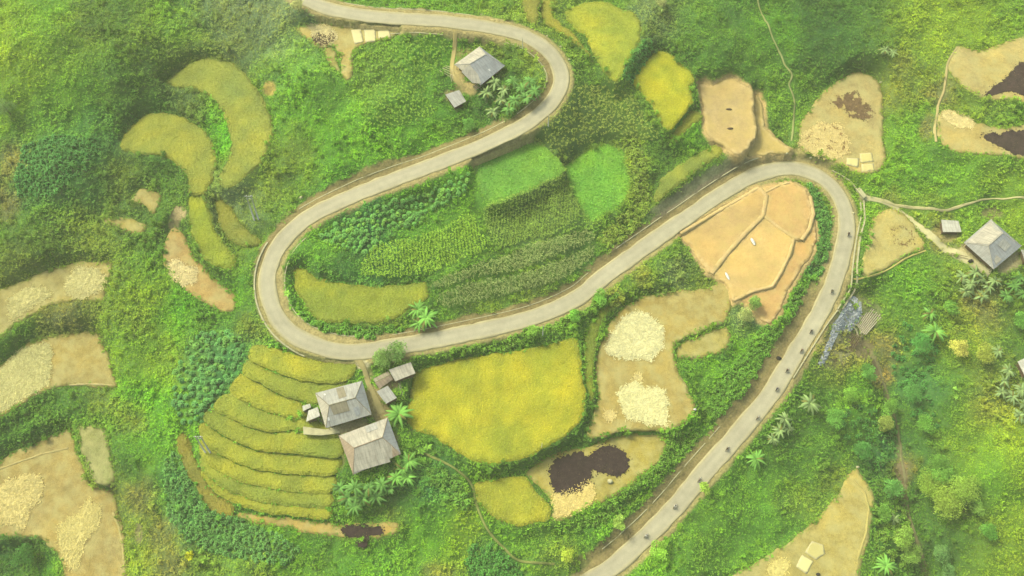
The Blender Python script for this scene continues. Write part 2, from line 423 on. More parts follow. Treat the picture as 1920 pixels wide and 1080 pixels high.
fld('rice', (180,186,62), 'upper yellow rice field right of the top hairpin', [(1060,20),(1085,9),(1110,0),(1140,4),(1165,17),(1190,25),(1203,50),(1195,85),(1177,115),(1165,145),(1145,148),(1125,120),(1106,86),(1096,65),(1070,45)])
fld('rice', (190,190,50), 'bright yellow rice field beside the tan bare plot near the top', [(1187,150),(1205,120),(1228,97),(1255,99),(1285,124),(1300,145),(1294,166),(1298,190),(1280,215),(1257,243),(1241,236),(1226,202),(1202,172)])
fld('green', (162,160,70), 'small olive rice strip touching the top edge above the hairpin', [(981,-25),(1007,-25),(1010,20),(1005,44),(991,40),(983,20)])
fld('green', (170,168,66), 'narrow olive strip between the top hairpin and the upper yellow field', [(1015,-25),(1042,-25),(1038,30),(1074,64),(1098,92),(1105,106),(1082,86),(1042,56),(1016,34)], -.3)
fld('rice', (160,170,70), 'slanting yellow green strip above the dark roadside bank', [(1226,372),(1240,336),(1270,310),(1300,292),(1330,275),(1352,268),(1355,284),(1320,310),(1275,343),(1235,377)])
fld('green', (160,165,62), 'tiny yellow green patch wedged below the bright yellow field', [(1258,262),(1270,235),(1292,213),(1309,208),(1316,222),(1292,240),(1266,267)])
fld('soil', (206,178,115), 'bare tan earth plot with two small holes near the road fork', [(1312,160),(1335,164),(1345,160),(1365,149),(1385,155),(1410,173),(1412,210),(1415,252),(1397,280),(1384,290),(1356,270),(1326,250),(1321,200)])
fld('soil', (200,176,104), 'lower sloping tan earth skirt right of the bare plot', [(1416,178),(1428,200),(1432,238),(1465,268),(1484,282),(1440,288),(1402,291),(1400,284),(1418,255),(1415,215)], -1)
fld('stubble', (197,176,108), 'tall rounded stubble field right of the footpath with mats at its lower end', [(1496,270),(1502,230),(1522,200),(1552,165),(1590,141),(1625,138),(1648,158),(1655,200),(1656,260),(1661,308),(1640,322),(1610,326),(1580,312),(1545,292),(1512,287)])
fld('stubble', (201,180,108), 'upper of two stubble fields at the right edge, dark burnt corner', [(1778,118),(1797,86),(1832,94),(1870,85),(1902,74),(1965,60),(1965,190),(1900,187),(1850,185),(1812,166),(1786,142)])
fld('stubble', (197,176,106), 'lower of two stubble fields at the right edge, curved bank above it', [(1755,222),(1772,205),(1802,215),(1832,230),(1880,238),(1965,236),(1965,300),(1880,291),(1800,286),(1765,266)])
fld('stubble', (197,180,106), 'triangular stubble plot beside the concrete drain and the lane', [(1652,396),(1670,391),(1690,399),(1718,428),(1735,462),(1702,479),(1662,503),(1622,516),(1615,505),(1625,460),(1634,412)])
fld('soil', ORG, 'orange earth plot, upper left wedge along the road inside the right hairpin', [(1273,441),(1345,398),(1422,352),(1431,355),(1437,368),(1434,386),(1430,403),(1394,441),(1361,478),(1338,512),(1328,512),(1310,480),(1294,456)])
fld('soil', (212,174,110), 'orange earth plot, rounded upper right level inside the right hairpin', [(1432,354),(1458,347),(1481,342),(1494,348),(1512,358),(1520,378),(1523,402),(1516,430),(1504,448),(1488,448),(1460,427),(1432,406),(1436,386),(1438,368)], -.1)
fld('soil', (224,188,118), 'orange earth plot, central square level with a white sack on it', [(1432,405),(1460,427),(1488,448),(1480,478),(1463,512),(1448,537),(1412,546),(1376,563),(1371,542),(1339,513),(1362,479),(1394,442)], -.4)
fld('soil', (208,168,106), 'orange earth plot, lowest outer level along the bushes', [(1488,449),(1504,449),(1517,430),(1525,400),(1529,450),(1511,490),(1482,530),(1460,580),(1447,607),(1432,600),(1412,582),(1390,558),(1412,547),(1449,538),(1464,512),(1481,478)], -1.2)
fld('stubble', (193,176,98), 'curved stubble field at the bottom right with a cream mat', [(1606,880),(1630,912),(1638,950),(1631,1000),(1612,1080),(1602,1130),(1300,1130),(1372,1080),(1440,1040),(1500,1000),(1560,940),(1586,900)])
fld('stubble', (195,174,100), 'threshing ground with three cream mats below the top road', [(557,52),(600,46),(660,52),(748,52),(735,71),(700,80),(668,88),(662,110),(661,142),(650,150),(640,140),(640,112),(625,84),(604,90),(576,74)])
fld('stubble', (178,166,89), 'small grey green stubble tongue hanging below the threshing ground', [(606,94),(621,86),(634,108),(637,136),(622,124),(611,108)], -.3)
fld('bright', (122,178,66), 'bright green bean plot inside the loop, left one of two', [(884,300),(950,280),(1012,264),(1048,298),(1060,318),(1040,336),(965,368),(915,388),(898,350)], 1.0)
fld('bright', (126,186,62), 'brightest green bean plot inside the loop, right one of two', [(1054,312),(1095,288),(1135,268),(1170,285),(1182,330),(1180,372),(1150,396),(1112,415),(1096,404),(1078,368)], -.2)

NUM = np.zeros_like(GX); DEN = np.zeros_like(GX)
CLS = np.zeros(GX.shape, np.int16)          # 0 plants, 1 bare, 2 sparse
FID = np.full(GX.shape, -1, np.int16)
RIM = np.full(GX.shape, 99.0); SRIM = np.full(GX.shape, 99.0); RS = np.full(GX.shape, 99.0)
def infl(s):
    s = np.clip(s, 1e-4, 1)
    return np.where(s >= 1, 0, (1 - s) ** 2 / s)
for k, f in enumerate(F):
    z = 10.0
    for _ in range(8):
        P = ray(f['px'][:, 0], f['px'][:, 1], z)
        c = P.mean(0); Q = np.concatenate([P[:, :2], .5 * P[:, :2] + .5 * c[:2]])
        z = .4 * z + .6 * (base(Q[:, 0], Q[:, 1]).mean() + f['dz'])
    if k == 2: z = F[1]['z'] - .9
    if 'orange' in f['label']:
        zo = z if 'upper left' in f['label'] else zo
        z = zo - (.0 if 'upper left' in f['label'] else .25 if 'rounded' in f['label'] else .4 if 'central' in f['label'] else 1.0)
    f['z'] = z
    P = ray(f['px'][:, 0], f['px'][:, 1], z + (.55 if f['kind'] == 'rice' else 0))
    if 'orange' in f['label'] or f['kind'] == 'bright': P = np.concatenate([P[i] + (P[(i + 1) % len(P)] - P[i]) * np.linspace(0, 1, max(2, int(np.linalg.norm(P[(i + 1) % len(P)] - P[i]) / .9)))[:-1, None] for i in range(len(P))])
    else: P = catmull(P, .9, True)
    N = np.stack([vnoise(P[:, 0], P[:, 1], 2.0, 3), vnoise(P[:, 0], P[:, 1], 2.0, 4)], 1) * (.34 if 'curved rice' in f['label'] else .5) + np.stack([vnoise(P[:, 0], P[:, 1], .8, 5), vnoise(P[:, 0], P[:, 1], .8, 6)], 1) * .14
    P[:, :2] += N
    ex = {'soil': .35}.get(f['kind'], .3 if 'curved rice steps' in f['label'] else 0)
    if ex:
        T = np.roll(P[:, :2], -1, 0) - np.roll(P[:, :2], 1, 0); T /= np.linalg.norm(T, axis=1)[:, None] + 1e-9
        A = np.sum(P[:, 0] * np.roll(P[:, 1], -1) - np.roll(P[:, 0], -1) * P[:, 1])
        P[:, :2] += np.stack([T[:, 1], -T[:, 0]], 1) * (ex if A > 0 else -ex)
    P[:, 2] = z
    f['P'] = P
    w_ = window(P, 7); X, Y = GX[w_], GY[w_]
    d = sdf(P, X, Y); f['win'] = w_
    wt = np.where(d <= .35, 3e4, infl((d - .35) / 3.6))
    NUM[w_] += wt * np.where(d <= .35, z - .12, z - .12); DEN[w_] += wt
    CLS[w_] = np.where(d <= -.3 - .55 * (fbm(X, Y, 1.6, 44) > 0) * (f['kind'] != 'bright'), 1, CLS[w_]); FID[w_] = np.where(d <= 0, k, FID[w_])
    if 'curved rice' not in f['label'] and f['kind'] != 'soil': RS[w_] = np.minimum(RS[w_], np.abs(d))
    if f['kind'] == 'soil': SRIM[w_] = np.minimum(SRIM[w_], d)
    if f['kind'] != 'bright': RIM[w_] = np.minimum(RIM[w_], np.where(d > 0, d, RIM[w_]))
rdist, rt, rside = line_d(RD, GX, GY)
rz = np.interp(rt, np.arange(len(RD)), RD[:, 2])
s = np.clip((rdist - RW - 1.0) / 5.5, 1e-4, 1)
wt = np.where(rdist <= RW + 1.0, 6e4, infl(s)); wt = np.where(rdist < 24, wt, 0)
NUM += wt * (rz - .06); DEN += wt
# house pads: px, py, radius, height shift
PADS = [(900,125,8.5,0),(855,190,4,0),(640,762,9.5,0),(693,835,9,0),(740,705,6,.0),(1861,460,10,0),(1784,424,4,0)]
for (px, py, r, dz) in PADS:
    p = at_surf(px, py, H0)[0]
    d = np.hypot(GX - p[0], GY - p[1]) - r
    wt = np.where(d <= 0, 60, infl(d / 5)); wt = np.minimum(wt, 60)
    NUM += wt * (p[2] + dz); DEN += wt
H = (H0 + NUM) / (1 + DEN)
free = 1 / (1 + DEN * .5)
H = H + free * (fbm(GX, GY, 22, 13) * 2.4 + fbm(GX, GY, 9, 11) * 1.6 + fbm(GX, GY, 3.2, 21) * .55)

# gully of the stream, lanes and footpaths
def path3(pts, step=.8):
    p = np.array(pts, float); q = at_surf(p[:, 0], p[:, 1], H)
    return catmull(q, step)
STREAM = path3([(1618,640),(1640,668),(1652,700),(1662,735),(1675,775),(1685,815),(1690,860),(1697,905),(1702,950),(1715,1000),(1735,1060),(1750,1110)])
d, t_, s_ = line_d(STREAM, GX, GY)
H = H - np.where(d < 7, 1.6 * (1 - smooth(d / 7)), 0)

# ------------------------------------------------------------------ plant colours over the ground
PAL = dict(Y=(132,168,48), L=(106,168,50), G=(98,148,54), D=(72,120,54), O=(114,138,62), B=(140,138,86), P=(134,158,110), T=(70,136,80), E=(150,134,88), M=(110,138,80), y=(144,156,74), X=(98,184,48), F=(130,160,66))
GRID = ["YGOMPGGGFGGDDDYY",
        "YGDOLLLDGGGGGDFG",
        "GTDGLLLLMGGGOYGG",
        "GODOGTGGMGOOGGGY",
        "OOLGGTGGGGOODGGG",
        "GOYTLGGGGGGLGOGF",
        "GGLLGGGGGGGGGDGY",
        "DOLGGGGGGGGGGDDY",
        "DOFLGGGYGGGGGGDY"]
pts = []
for j, row in enumerate(GRID):
    for i, ch in enumerate(row): pts.append((60 + 120 * i, 60 + 120 * j, 62, ch))
pts += [(40,220,35,'G'),(120,200,40,'L'),(160,35,30,'O'),(200,25,25,'D'),(330,30,40,'L'),(100,20,40,'L'),(420,20,40,'P'),(500,40,45,'P'),(440,60,30,'M'),(260,170,40,'D'),(300,200,25,'D'),
 (120,300,50,'T'),(60,330,40,'T'),(20,300,18,'B'),(15,370,20,'B'),(180,350,30,'D'),(230,330,30,'O'),(420,250,16,'X'),(430,190,20,'L'),(340,190,25,'M'),(560,120,35,'L'),(600,230,45,'L'),(700,250,45,'L'),
 (620,180,30,'G'),(700,140,40,'F'),(740,200,30,'G'),(800,110,30,'L'),(830,160,14,'D'),(790,160,25,'G'),(550,290,25,'O'),(520,340,35,'O'),(490,330,20,'F'),(440,370,25,'P'),(450,400,25,'M'),
 (900,210,25,'D'),(870,240,20,'G'),(960,160,30,'D'),(1000,120,22,'F'),(930,75,20,'F'),(1080,230,40,'M'),(1150,230,40,'O'),(1030,170,1,'M'),(1170,270,20,'F'),(1190,320,16,'F'),(1200,360,18,'F'),(1190,400,18,'G'),
 (1230,290,18,'D'),(1215,340,16,'D'),(1210,110,14,'T'),(1295,250,14,'L'),(1230,60,30,'M'),(1270,110,25,'D'),(1220,20,30,'P'),(1150,-10,20,'G'),(1400,100,40,'G'),(1450,60,30,'L'),(1560,60,50,'D'),(1600,30,35,'D'),
 (1480,190,30,'G'),(1700,140,28,'F'),(1680,170,22,'y'),(1690,120,14,'y'),(1650,350,35,'L'),(1700,300,30,'L'),(1720,230,22,'L'),(1750,60,40,'Y'),(1800,40,40,'Y'),(1890,30,30,'G'),(1820,200,40,'F'),(1760,170,14,'B'),(1750,240,10,'B'),
 (1780,340,45,'L'),(1850,320,45,'G'),(1880,350,40,'Y'),(1700,400,20,'F'),(1660,370,12,'y'),(1740,400,20,'F'),(1850,395,25,'G'),(1760,440,16,'B'),(1700,520,30,'L'),(1640,540,20,'G'),(1620,560,14,'O'),(1800,500,20,'F'),
 (1830,600,26,'y'),(1850,570,20,'B'),(1800,640,25,'Y'),(1740,640,30,'G'),(1720,720,30,'T'),(1780,760,40,'G'),(1850,760,25,'y'),(1870,830,40,'Y'),(1850,700,25,'O'),(1900,650,20,'D'),(1660,640,15,'B'),(1650,700,14,'E'),(1600,720,25,'L'),(1610,770,30,'L'),(1560,700,20,'O'),
 (1530,760,20,'D'),(1480,850,40,'D'),(1540,850,40,'G'),(1450,930,40,'L'),(1350,980,45,'G'),(1400,1000,40,'L'),(1500,940,22,'F'),(1300,1040,30,'G'),(1570,900,20,'O'),(1250,1060,22,'L'),
 (1560,640,14,'B'),(1590,680,16,'B'),(1690,880,12,'E'),(1720,900,25,'D'),(1850,900,30,'L'),(1880,1040,30,'Y'),(1800,1000,40,'D'),(1680,1000,25,'G'),(1640,850,25,'T'),(1600,840,30,'G'),
 (1510,390,10,'T'),(1540,440,14,'T'),(1540,500,14,'T'),(1520,540,20,'L'),(1480,600,25,'L'),(1400,640,30,'L'),(1350,690,30,'L'),(1330,740,25,'G'),(1390,600,18,'P'),(1350,655,12,'D'),
 (1280,480,25,'G'),(1240,500,30,'G'),(1270,510,15,'P'),(1200,520,12,'y'),(1180,540,15,'G'),(1090,600,18,'G'),(1150,550,10,'y'),
 (640,490,35,'G'),(600,460,20,'L'),(780,420,25,'L'),(700,420,25,'T'),(850,350,25,'L'),(540,540,14,'L'),(560,600,14,'L'),(650,620,30,'G'),(720,620,20,'F'),(900,590,25,'O'),(1000,560,22,'O'),(1100,500,15,'D'),
 (270,560,28,'Y'),(260,600,25,'F'),(250,640,30,'L'),(300,660,35,'Y'),(270,740,28,'X'),(280,700,20,'Y'),(300,780,25,'L'),(240,780,14,'O'),(340,590,25,'X'),(370,600,22,'G'),(400,700,40,'T'),(470,620,14,'O'),(440,560,14,'L'),
 (120,590,25,'B'),(40,640,20,'D'),(30,620,12,'G'),(160,590,20,'O'),(80,770,35,'D'),(150,770,30,'G'),(40,810,20,'D'),(190,760,14,'O'),(60,500,30,'O'),(80,480,30,'D'),(30,520,20,'O'),
 (230,870,18,'D'),(260,850,25,'L'),(260,930,22,'B'),(250,980,18,'F'),(290,1000,22,'B'),(270,1040,25,'Y'),(320,1050,25,'B'),(350,900,20,'T'),(420,1020,45,'T'),(350,980,25,'T'),(400,1070,25,'F'),(480,1060,30,'F'),
 (540,1020,30,'L'),(600,1050,40,'G'),(700,1050,40,'L'),(780,1000,30,'L'),(830,1000,30,'L'),(870,990,22,'Y'),(860,1030,22,'Y'),(810,900,30,'T'),(760,930,25,'D'),(740,970,14,'O'),(590,830,1,'G'),(830,880,16,'D'),(920,1060,30,'T'),(820,1070,15,'y'),
 (50,1040,30,'D'),(90,1060,20,'L'),(1050,1000,40,'G'),(960,1000,25,'L'),(1060,1040,20,'F'),(1120,980,25,'L'),(1200,920,25,'G'),(1260,850,20,'G'),(1280,820,20,'L'),(1060,860,20,'D'),(1000,870,20,'G'),(1110,790,12,'D'),(880,880,20,'G')]
PXG, PYG = project(GX, GY, H)
cn = np.zeros(GX.shape + (3,)); cd = np.zeros(GX.shape) + 1e-12
wx = np.clip(PXG, -60, 1980) + fbm(GX, GY, 9, 61) * 26 + fbm(GX, GY, 2.5, 62) * 9; wy = np.clip(PYG, -60, 1140) + fbm(GX, GY, 9, 63) * 26 + fbm(GX, GY, 2.5, 64) * 9
for (px, py, sg, ch) in pts:
    if sg < 3: continue
    c = lin(PAL[ch])
    g = np.exp(-.5 * (((wx - px) ** 2 + (wy - py) ** 2) / sg ** 2).clip(0, 60)) * (62.0 / sg) ** 1.4 + 1e-9 / (1 + ((wx - px) ** 2 + (wy - py) ** 2) * 1e-4) ** 3
    cn += g[..., None] * c; cd += g
VC = cn / cd[..., None]
# species patches: broad mottling of the plants themselves
m1 = fbm(GX, GY, 14, 31)[..., None]; m2 = fbm(GX, GY, 4.5, 41)[..., None]; m3 = fbm(GX, GY, 1.6, 51)[..., None]
VC = VC * (1 + .16 * m1 + .20 * m2 + .12 * m3)
VC = VC * (1 + np.concatenate([.10 * m2 + .08 * m1, .04 * m1, -.25 * m2], -1))
GC = VC * .85
# worn earth: road shoulders, ditches, cut banks
earth = lin((182,166,108)); bank = lin((150,134,86)); grim = lin((124,120,92))
def mixc(A, c, m): return A * (1 - m[..., None]) + c * m[..., None]
nz = fbm(GX, GY, 2.2, 71)
sh = smooth(1 - (rdist - RW - .9 + nz * .6) / 1.3)
GC = mixc(GC, earth, sh * .9); VCm = sh.copy()
i_ = rt
def rng_w(a, b, soft=6): return smooth((i_ - a) / soft) * smooth((b - i_) / soft)
BANKS = [((1110,1085),(1560,540),1,6.6,bank),((1560,540),(1585,400),1,4.5,earth),((1470,318),(1120,530),-1,5.6,bank),((1120,530),(700,655),-1,4.8,bank),((700,655),(503,505),-1,4.6,earth),
         ((503,505),(560,420),1,4.5,bank),((560,420),(960,247),1,6.4,bank),((960,247),(1010,79),1,4.6,bank),((560,420),(900,280),-1,3.8,earth),((955,60),(600,10),-1,4.4,earth),((955,60),(600,10),1,4.6,earth),((1580,470),(1440,745),-1,4.2,earth),((1560,350),(1440,320),-1,4.4,earth)]
bands = []
for (pa, pb, sd, wd, cc) in BANKS:
    a, b = rd_index(*pa), rd_index(*pb)
    if a > b: a, b = b, a
    m = rng_w(a - 3, b + 3) * (rside == sd) * smooth(1 - (rdist - wd + nz * 1.1) / 1.2) * (rdist < 20)
    GC = mixc(GC, cc, m * .92); VCm = np.maximum(VCm, m)
    bands.append((a, b, sd, wd))
a, b = sorted((rd_index(1470,318), rd_index(1230,455)))
m = rng_w(a, b) * (rside == -1) * smooth((rdist - RW - 1.6) / .8) * smooth(1 - (rdist - 8.2 + nz) / 1.2); GC = mixc(GC, lin((128,122,100)), m * .7); VCm = np.maximum(VCm, m)
# field rims: bunds
rm = smooth(1 - (RIM - .2) / 1.0) * (FID < 0)
GC = mixc(GC, lin((112,126,58)), rm * .55)
m = smooth(1 - (SRIM - .8 + nz * .4) / .9); GC = mixc(GC, lin((208,180,116)), m); VCm = np.maximum(VCm, m)
bare_ = sdf(at_surf([1583,1600,1616,1650,1650,1614,1568,1530,1550,1565],[566,550,556,578,600,636,690,690,640,600], H), GX, GY)
GC = mixc(GC, lin((150,142,104)), smooth(1 - bare_ / 1.0) * .5); VCm = np.maximum(VCm, smooth(1 - bare_ / .8) * .6)
# yards and other bare ground: px,py,rx,ry,colour,strength
YARD = [(860,140,14,26,(190,172,110),1),(880,165,16,14,(196,176,112),1),(850,180,18,12,(170,156,104),.9),(872,100,20,10,(150,140,80),.7),(700,750,22,26,(172,158,100),1),(715,775,20,18,(168,152,98),1),(600,805,28,12,(196,180,130),1),(655,806,46,15,(178,164,116),1),(640,790,50,10,(170,156,110),.8),(725,830,22,28,(158,144,98),.8),(735,715,16,16,(140,126,88),.9),(690,700,10,14,(165,158,100),.8),
        (680,684,16,8,(196,186,140),1),(640,850,8,28,(130,120,70),.7),(1830,470,40,18,(196,184,128),1),(1770,440,28,16,(184,170,104),.9),(1890,490,28,20,(170,160,112),1),(1860,400,20,12,(150,140,90),.7),(335,400,14,14,(190,170,120),.9),(325,420,10,12,(176,160,110),.8),(505,165,12,14,(196,172,90),.9),(1620,655,18,20,(150,134,96),.8),(1500,285,14,8,(190,176,108),1),(1545,305,30,9,(188,172,110),.8),
        (260,1000,8,20,(176,160,110),.6),(205,912,10,5,(120,104,74),1),(1690,890,12,26,(140,124,86),.7),(1640,690,8,22,(150,132,92),.8),(1620,370,12,8,(190,176,118),.8),(700,395,1,1,(0,0,0),0)]
for (px, py, rx, ry, cc, st) in YARD:
    if st == 0: continue
    q = np.hypot((PXG - px) / rx, (PYG - py) / ry) + nz * .25
    m = smooth((1.25 - q) / .5) * st
    m = m * (FID < 0)
    GC = mixc(GC, lin(cc), m); VCm = np.maximum(VCm, m)
d, _, _ = line_d(STREAM, GX, GY); m = smooth(1 - (d - .5 + nz * .6) / .9) * .6
GC = mixc(GC, lin((140,126,92)), m); VCm = np.maximum(VCm, m * .9)
GC = np.clip(GC, .002, .9)
DENS = np.clip(1 - VCm * 1.05, 0, 1) * (CLS == 0) * (rdist > RW + .7)

me_V = np.stack([GX.ravel(), GY.ravel(), H.ravel()], -1)
ny, nx = GX.shape
idx = np.arange(ny * nx).reshape(ny, nx)
quads = np.stack([idx[:-1, :-1], idx[:-1, 1:], idx[1:, 1:], idx[1:, :-1]], -1).reshape(-1, 4)
gnd = new_obj('ground', mesh_np('ground', me_V, [quads], M['ground'], GC.reshape(-1, 3), True))
tag(gnd, kind='structure')
# ------------------------------------------------------------------ road, drains, paths
RWV = None
def ribbon(P, w, lift=.03, nacross=4, H_=None, colr=(190,182,150), edge=None, jit=.15, thick=0):
    L = len(P); us = np.linspace(-1, 1, nacross + 1)
    T = np.gradient(P[:, :2], axis=0); T /= np.linalg.norm(T, axis=1)[:, None] + 1e-9
    N = np.stack([-T[:, 1], T[:, 0]], 1)
    V = []; C = []
    ww = np.full(L, w) if np.isscalar(w) else np.asarray(w)
    for u in us:
        e = abs(u) > .99
        off = u * ww + (vnoise(P[:, 0] + u * 50, P[:, 1], 3, 5) * jit if e else 0)
        q = P[:, :2] + N * off[:, None]
        z = P[:, 2] + lift if H_ is None else samp(H_, q[:, 0], q[:, 1]) + lift
        V.append(np.concatenate([q, z[:, None]], 1))
        c = np.tile(lin(colr), (L, 1))
        if w is RWV: c = c * (1 - .09 * math.exp(-((abs(u) - .42) / .16) ** 2) - .06 * fbm(P[:, 0] + u * 9, P[:, 1], 5, 55))[:, None]
        if edge is not None: c = c * (1 - smooth((abs(u) - .55) / .45) * .8) + lin(edge) * smooth((abs(u) - .55) / .45) * .8
        C.append(c)
    n = nacross + 1
    if thick:
        V = [V[0] - [0, 0, thick]] + V + [V[-1] - [0, 0, thick]]; C = [C[0]] + C + [C[-1]]; n += 2
    V = np.stack(V, 1).reshape(-1, 3); C = np.stack(C, 1).reshape(-1, 3)
    ii = np.arange(L * n).reshape(L, n)
    q = np.stack([ii[:-1, :-1], ii[1:, :-1], ii[1:, 1:], ii[:-1, 1:]], -1).reshape(-1, 4)[:, ::-1]
    return V, q, C
RWV = RW + .15 * vnoise(RD[:, 0], RD[:, 1], 23, 8)
V, q, C = ribbon(RD, RWV, .05, 12, None, (199,191,158), (196,184,130), .3, .2)
tag(new_obj('road', mesh_np('road', V, [q], M['road'], C, True)), kind='structure')

def bar(P, w, h, mat=None, name='drain_wall', z=None, H_=H, lift=0.0):
    """wall-like strip along a polyline: box cross-section following the ground"""
    T = np.gradient(P[:, :2], axis=0); T /= np.linalg.norm(T, axis=1)[:, None] + 1e-9
    N = np.stack([-T[:, 1], T[:, 0]], 1) * w / 2
    zz = samp(H_, P[:, 0], P[:, 1]) if z is None else z
    k = np.ones(5) / 5
    if len(zz) > 8: zz = np.convolve(np.pad(zz, 2, 'edge'), k, 'valid')
    rows = []
    for sgn, dz in ((-1, -.35), (-1, h), (1, h), (1, -.35)):
        rows.append(np.concatenate([P[:, :2] + N * sgn, (zz + dz + lift)[:, None]], 1))
    L = len(P); V = np.stack(rows, 1).reshape(-1, 3); ii = np.arange(L * 4).reshape(L, 4)
    q = np.concatenate([np.stack([ii[:-1, a], ii[1:, a], ii[1:, a + 1], ii[:-1, a + 1]], -1) for a in range(3)])[:, ::-1]
    caps = np.array([[0, 1, 2, 3], [L * 4 - 1, L * 4 - 2, L * 4 - 3, L * 4 - 4]])
    return V, [q, caps]
def px_line(pts, step=.7):
    p = np.array(pts, float); return catmull(at_surf(p[:, 0], p[:, 1], H), step)
def kerb(name, label, P, w, h, mat='concrete', cat='kerb'):
    V, f = bar(P, w, h)
    o = new_obj(name, mesh_np(name, V, f, M[mat])); tag(o, label, cat); return o
# edge drains that follow the road
def rseg(pa, pb, off):
    a, b = sorted((rd_index(*pa), rd_index(*pb))); return offset_line(RD[a:b + 1], off)
kerb('drain_kerb', 'thin pale kerb above the dark cut bank on the upper side of the right hairpin approach', rseg((1430,322),(1165,496), -(RW + 2.3)), .28, .12)
kerb('drain_kerb', 'thin pale kerb along the brown bank on the upper side of the road to the top bend', rseg((575,412),(960,247), RW + 2.0), .24, .10)
kerb('drain_kerb', 'pale kerb curving round the inside of the top hairpin', rseg((985,232),(960,62), RW + 2.1), .28, .12)
kerb('drain_kerb', 'pale kerb curving round the inside of the left hairpin', rseg((560,430),(720,653), -(RW + 2.5)), .28, .12)
kerb('drain_kerb', 'thin kerb on the brown bank left of the long straight road at the bottom', rseg((1150,1060),(1380,818), RW + 2.7), .24, .10)
kerb('drain_kerb', 'short kerb between the road and the corn strips, on the upper side of the lower arm', rseg((1120,530),(740,650), -(RW + 1.4)), .2, .07)
kerb('retaining_wall', 'white topped retaining wall round the outside of the left hairpin', rseg((520,463),(585,645), RW + 1.2), .45, .35, cat='wall')
kerb('drain_kerb', 'pale kerb on the lower side of the top road near the mats', rseg((830,41),(640,22), RW + 2.2), .28, .1)
kerb('drain_kerb', 'pale kerb on the upper side of the top road', rseg((880,48),(640,22), -(RW + 1.8)), .28, .1)
# concrete drain on the outside of the right bend
kerb('drain_wall', 'outer wall of the concrete drain beside the right bend, from the culvert slab down', px_line([(1619,376),(1621,410),(1613,445),(1607,500),(1606,530),(1600,548),(1590,563),(1579,580)]), .5, .45, cat='wall')
kerb('drain_wall', 'inner wall of the concrete drain beside the right bend, road side', px_line([(1613,380),(1614,405),(1606,445),(1598,505),(1594,540),(1583,560),(1570,580)]), .4, .4, cat='wall')
kerb('retaining_wall', 'long thin pale wall edging the straight road below the concrete drain', px_line([(1570,582),(1548,612),(1527,645),(1505,680),(1487,709)]), .35, .45, cat='wall')
kerb('drain_wall', 'left wall of the short spillway crossing the grey rubble', px_line([(1571,582),(1583,598),(1592,608),(1604,618),(1608,632)]), .4, .35, cat='wall')
kerb('drain_wall', 'right wall of the short spillway crossing the grey rubble', px_line([(1579,580),(1590,595),(1602,608),(1611,614),(1616,634)]), .4, .35, cat='wall')
kerb('drain_wall', 'dark walled ditch edge above the culvert slab at the right bend', px_line([(1560,320),(1580,330),(1597,343),(1607,357)]), .4, .25, cat='wall')
def path(label, pts, w, c, lift=.07, name='path', edge=None):
    P = px_line(pts)
    if not np.isscalar(w): w = np.interp(np.linspace(0, 1, len(P)), np.linspace(0, 1, len(w)), w)
    V, q, C = ribbon(P, w, lift, 4, H, c, edge, .1, .15)
    o = new_obj(name, mesh_np(name, V, [q], M['road'], C, True)); tag(o, kind='structure'); return P
PATHS = []
PATHS.append(path('', [(1418,-10),(1435,40),(1450,75),(1465,105),(1471,122),(1485,142),(1479,160),(1489,190),(1487,235),(1484,265)], .28, (166,172,104), .25))
PATHS.append(path('', [(1617,370),(1640,374),(1670,384),(1700,407),(1722,425),(1758,454),(1790,475),(1825,492),(1858,510)], [.7,.75,.9,1.1,1.4,1.5], (214,205,150), .12))
PATHS.append(path('', [(1640,373),(1705,389),(1740,391),(1768,395),(1795,389),(1812,383),(1860,373),(1930,371)], [.25,.35,.45,.2,.25], (210,200,140), .2))
PATHS.append(path('', [(855,56),(853,85),(848,118),(849,140),(862,158)], .75, (192,174,110), .08))
PATHS.append(path('', [(668,672),(682,690),(690,715),(703,745),(716,775)], [1.1,.8,.8,1,1.3], (184,170,112), .07))
PATHS.append(path('', [(795,850),(830,866),(860,884),(885,910),(893,945),(912,990),(945,1028),(975,1052),(1040,1058)], .3, (150,158,84), .2))
PATHS.append(path('', [(1736,470),(1700,484),(1660,508),(1622,520),(1600,523)], .25, (208,192,110), .22))
PATHS.append(path('', [(1755,266),(1752,240),(1758,200),(1770,165),(1776,120),(1795,88)], .32, (196,180,120), .22))
PATHS.append(path('', [(1640,668),(1652,700),(1662,735),(1675,775),(1685,815),(1690,860),(1697,905),(1702,950),(1715,1000),(1735,1060)], [.5,.4,.25,.3,.2,.4,.5], (138,136,92), .1, 'stream_bed'))
for P in PATHS:
    d, _, _ = line_d(P, GX, GY); DENS[d < (.35 if P is PATHS[-1] else .9)] *= .0
# culvert slab
def box_mesh(name, corners, z0, z1, mat, uvscale=1):
    c = np.array(corners, float); n = len(c)
    V = np.concatenate([np.c_[c[:, :2], np.full(n, z0)], np.c_[c[:, :2], np.full(n, z1) if np.isscalar(z1) else z1]])
    # counter-clockwise order
    A = sum(c[i][0] * c[(i + 1) % n][1] - c[(i + 1) % n][0] * c[i][1] for i in range(n))
    o = list(range(n)) if A > 0 else list(range(n))[::-1]
    top = np.array([[i + n for i in o]]); bot = np.array([o[::-1]])
    sides = np.array([[o[i], o[(i + 1) % n], o[(i + 1) % n] + n, o[i] + n] for i in range(n)])
    fs = [top, bot, sides]
    uv = V[:, :2]
    return mesh_np(name, V, fs, mat, uv=uv)
p = at_surf([1604,1612,1623,1617],[357,352,370,375], H)
tag(new_obj('culvert_slab', box_mesh('culvert_slab', p, p[:, 2].min() - .3, p[:, 2].max() + .3, M['concrete'])), 'pale concrete slab bridging the drain where the lane leaves the right bend', 'slab')

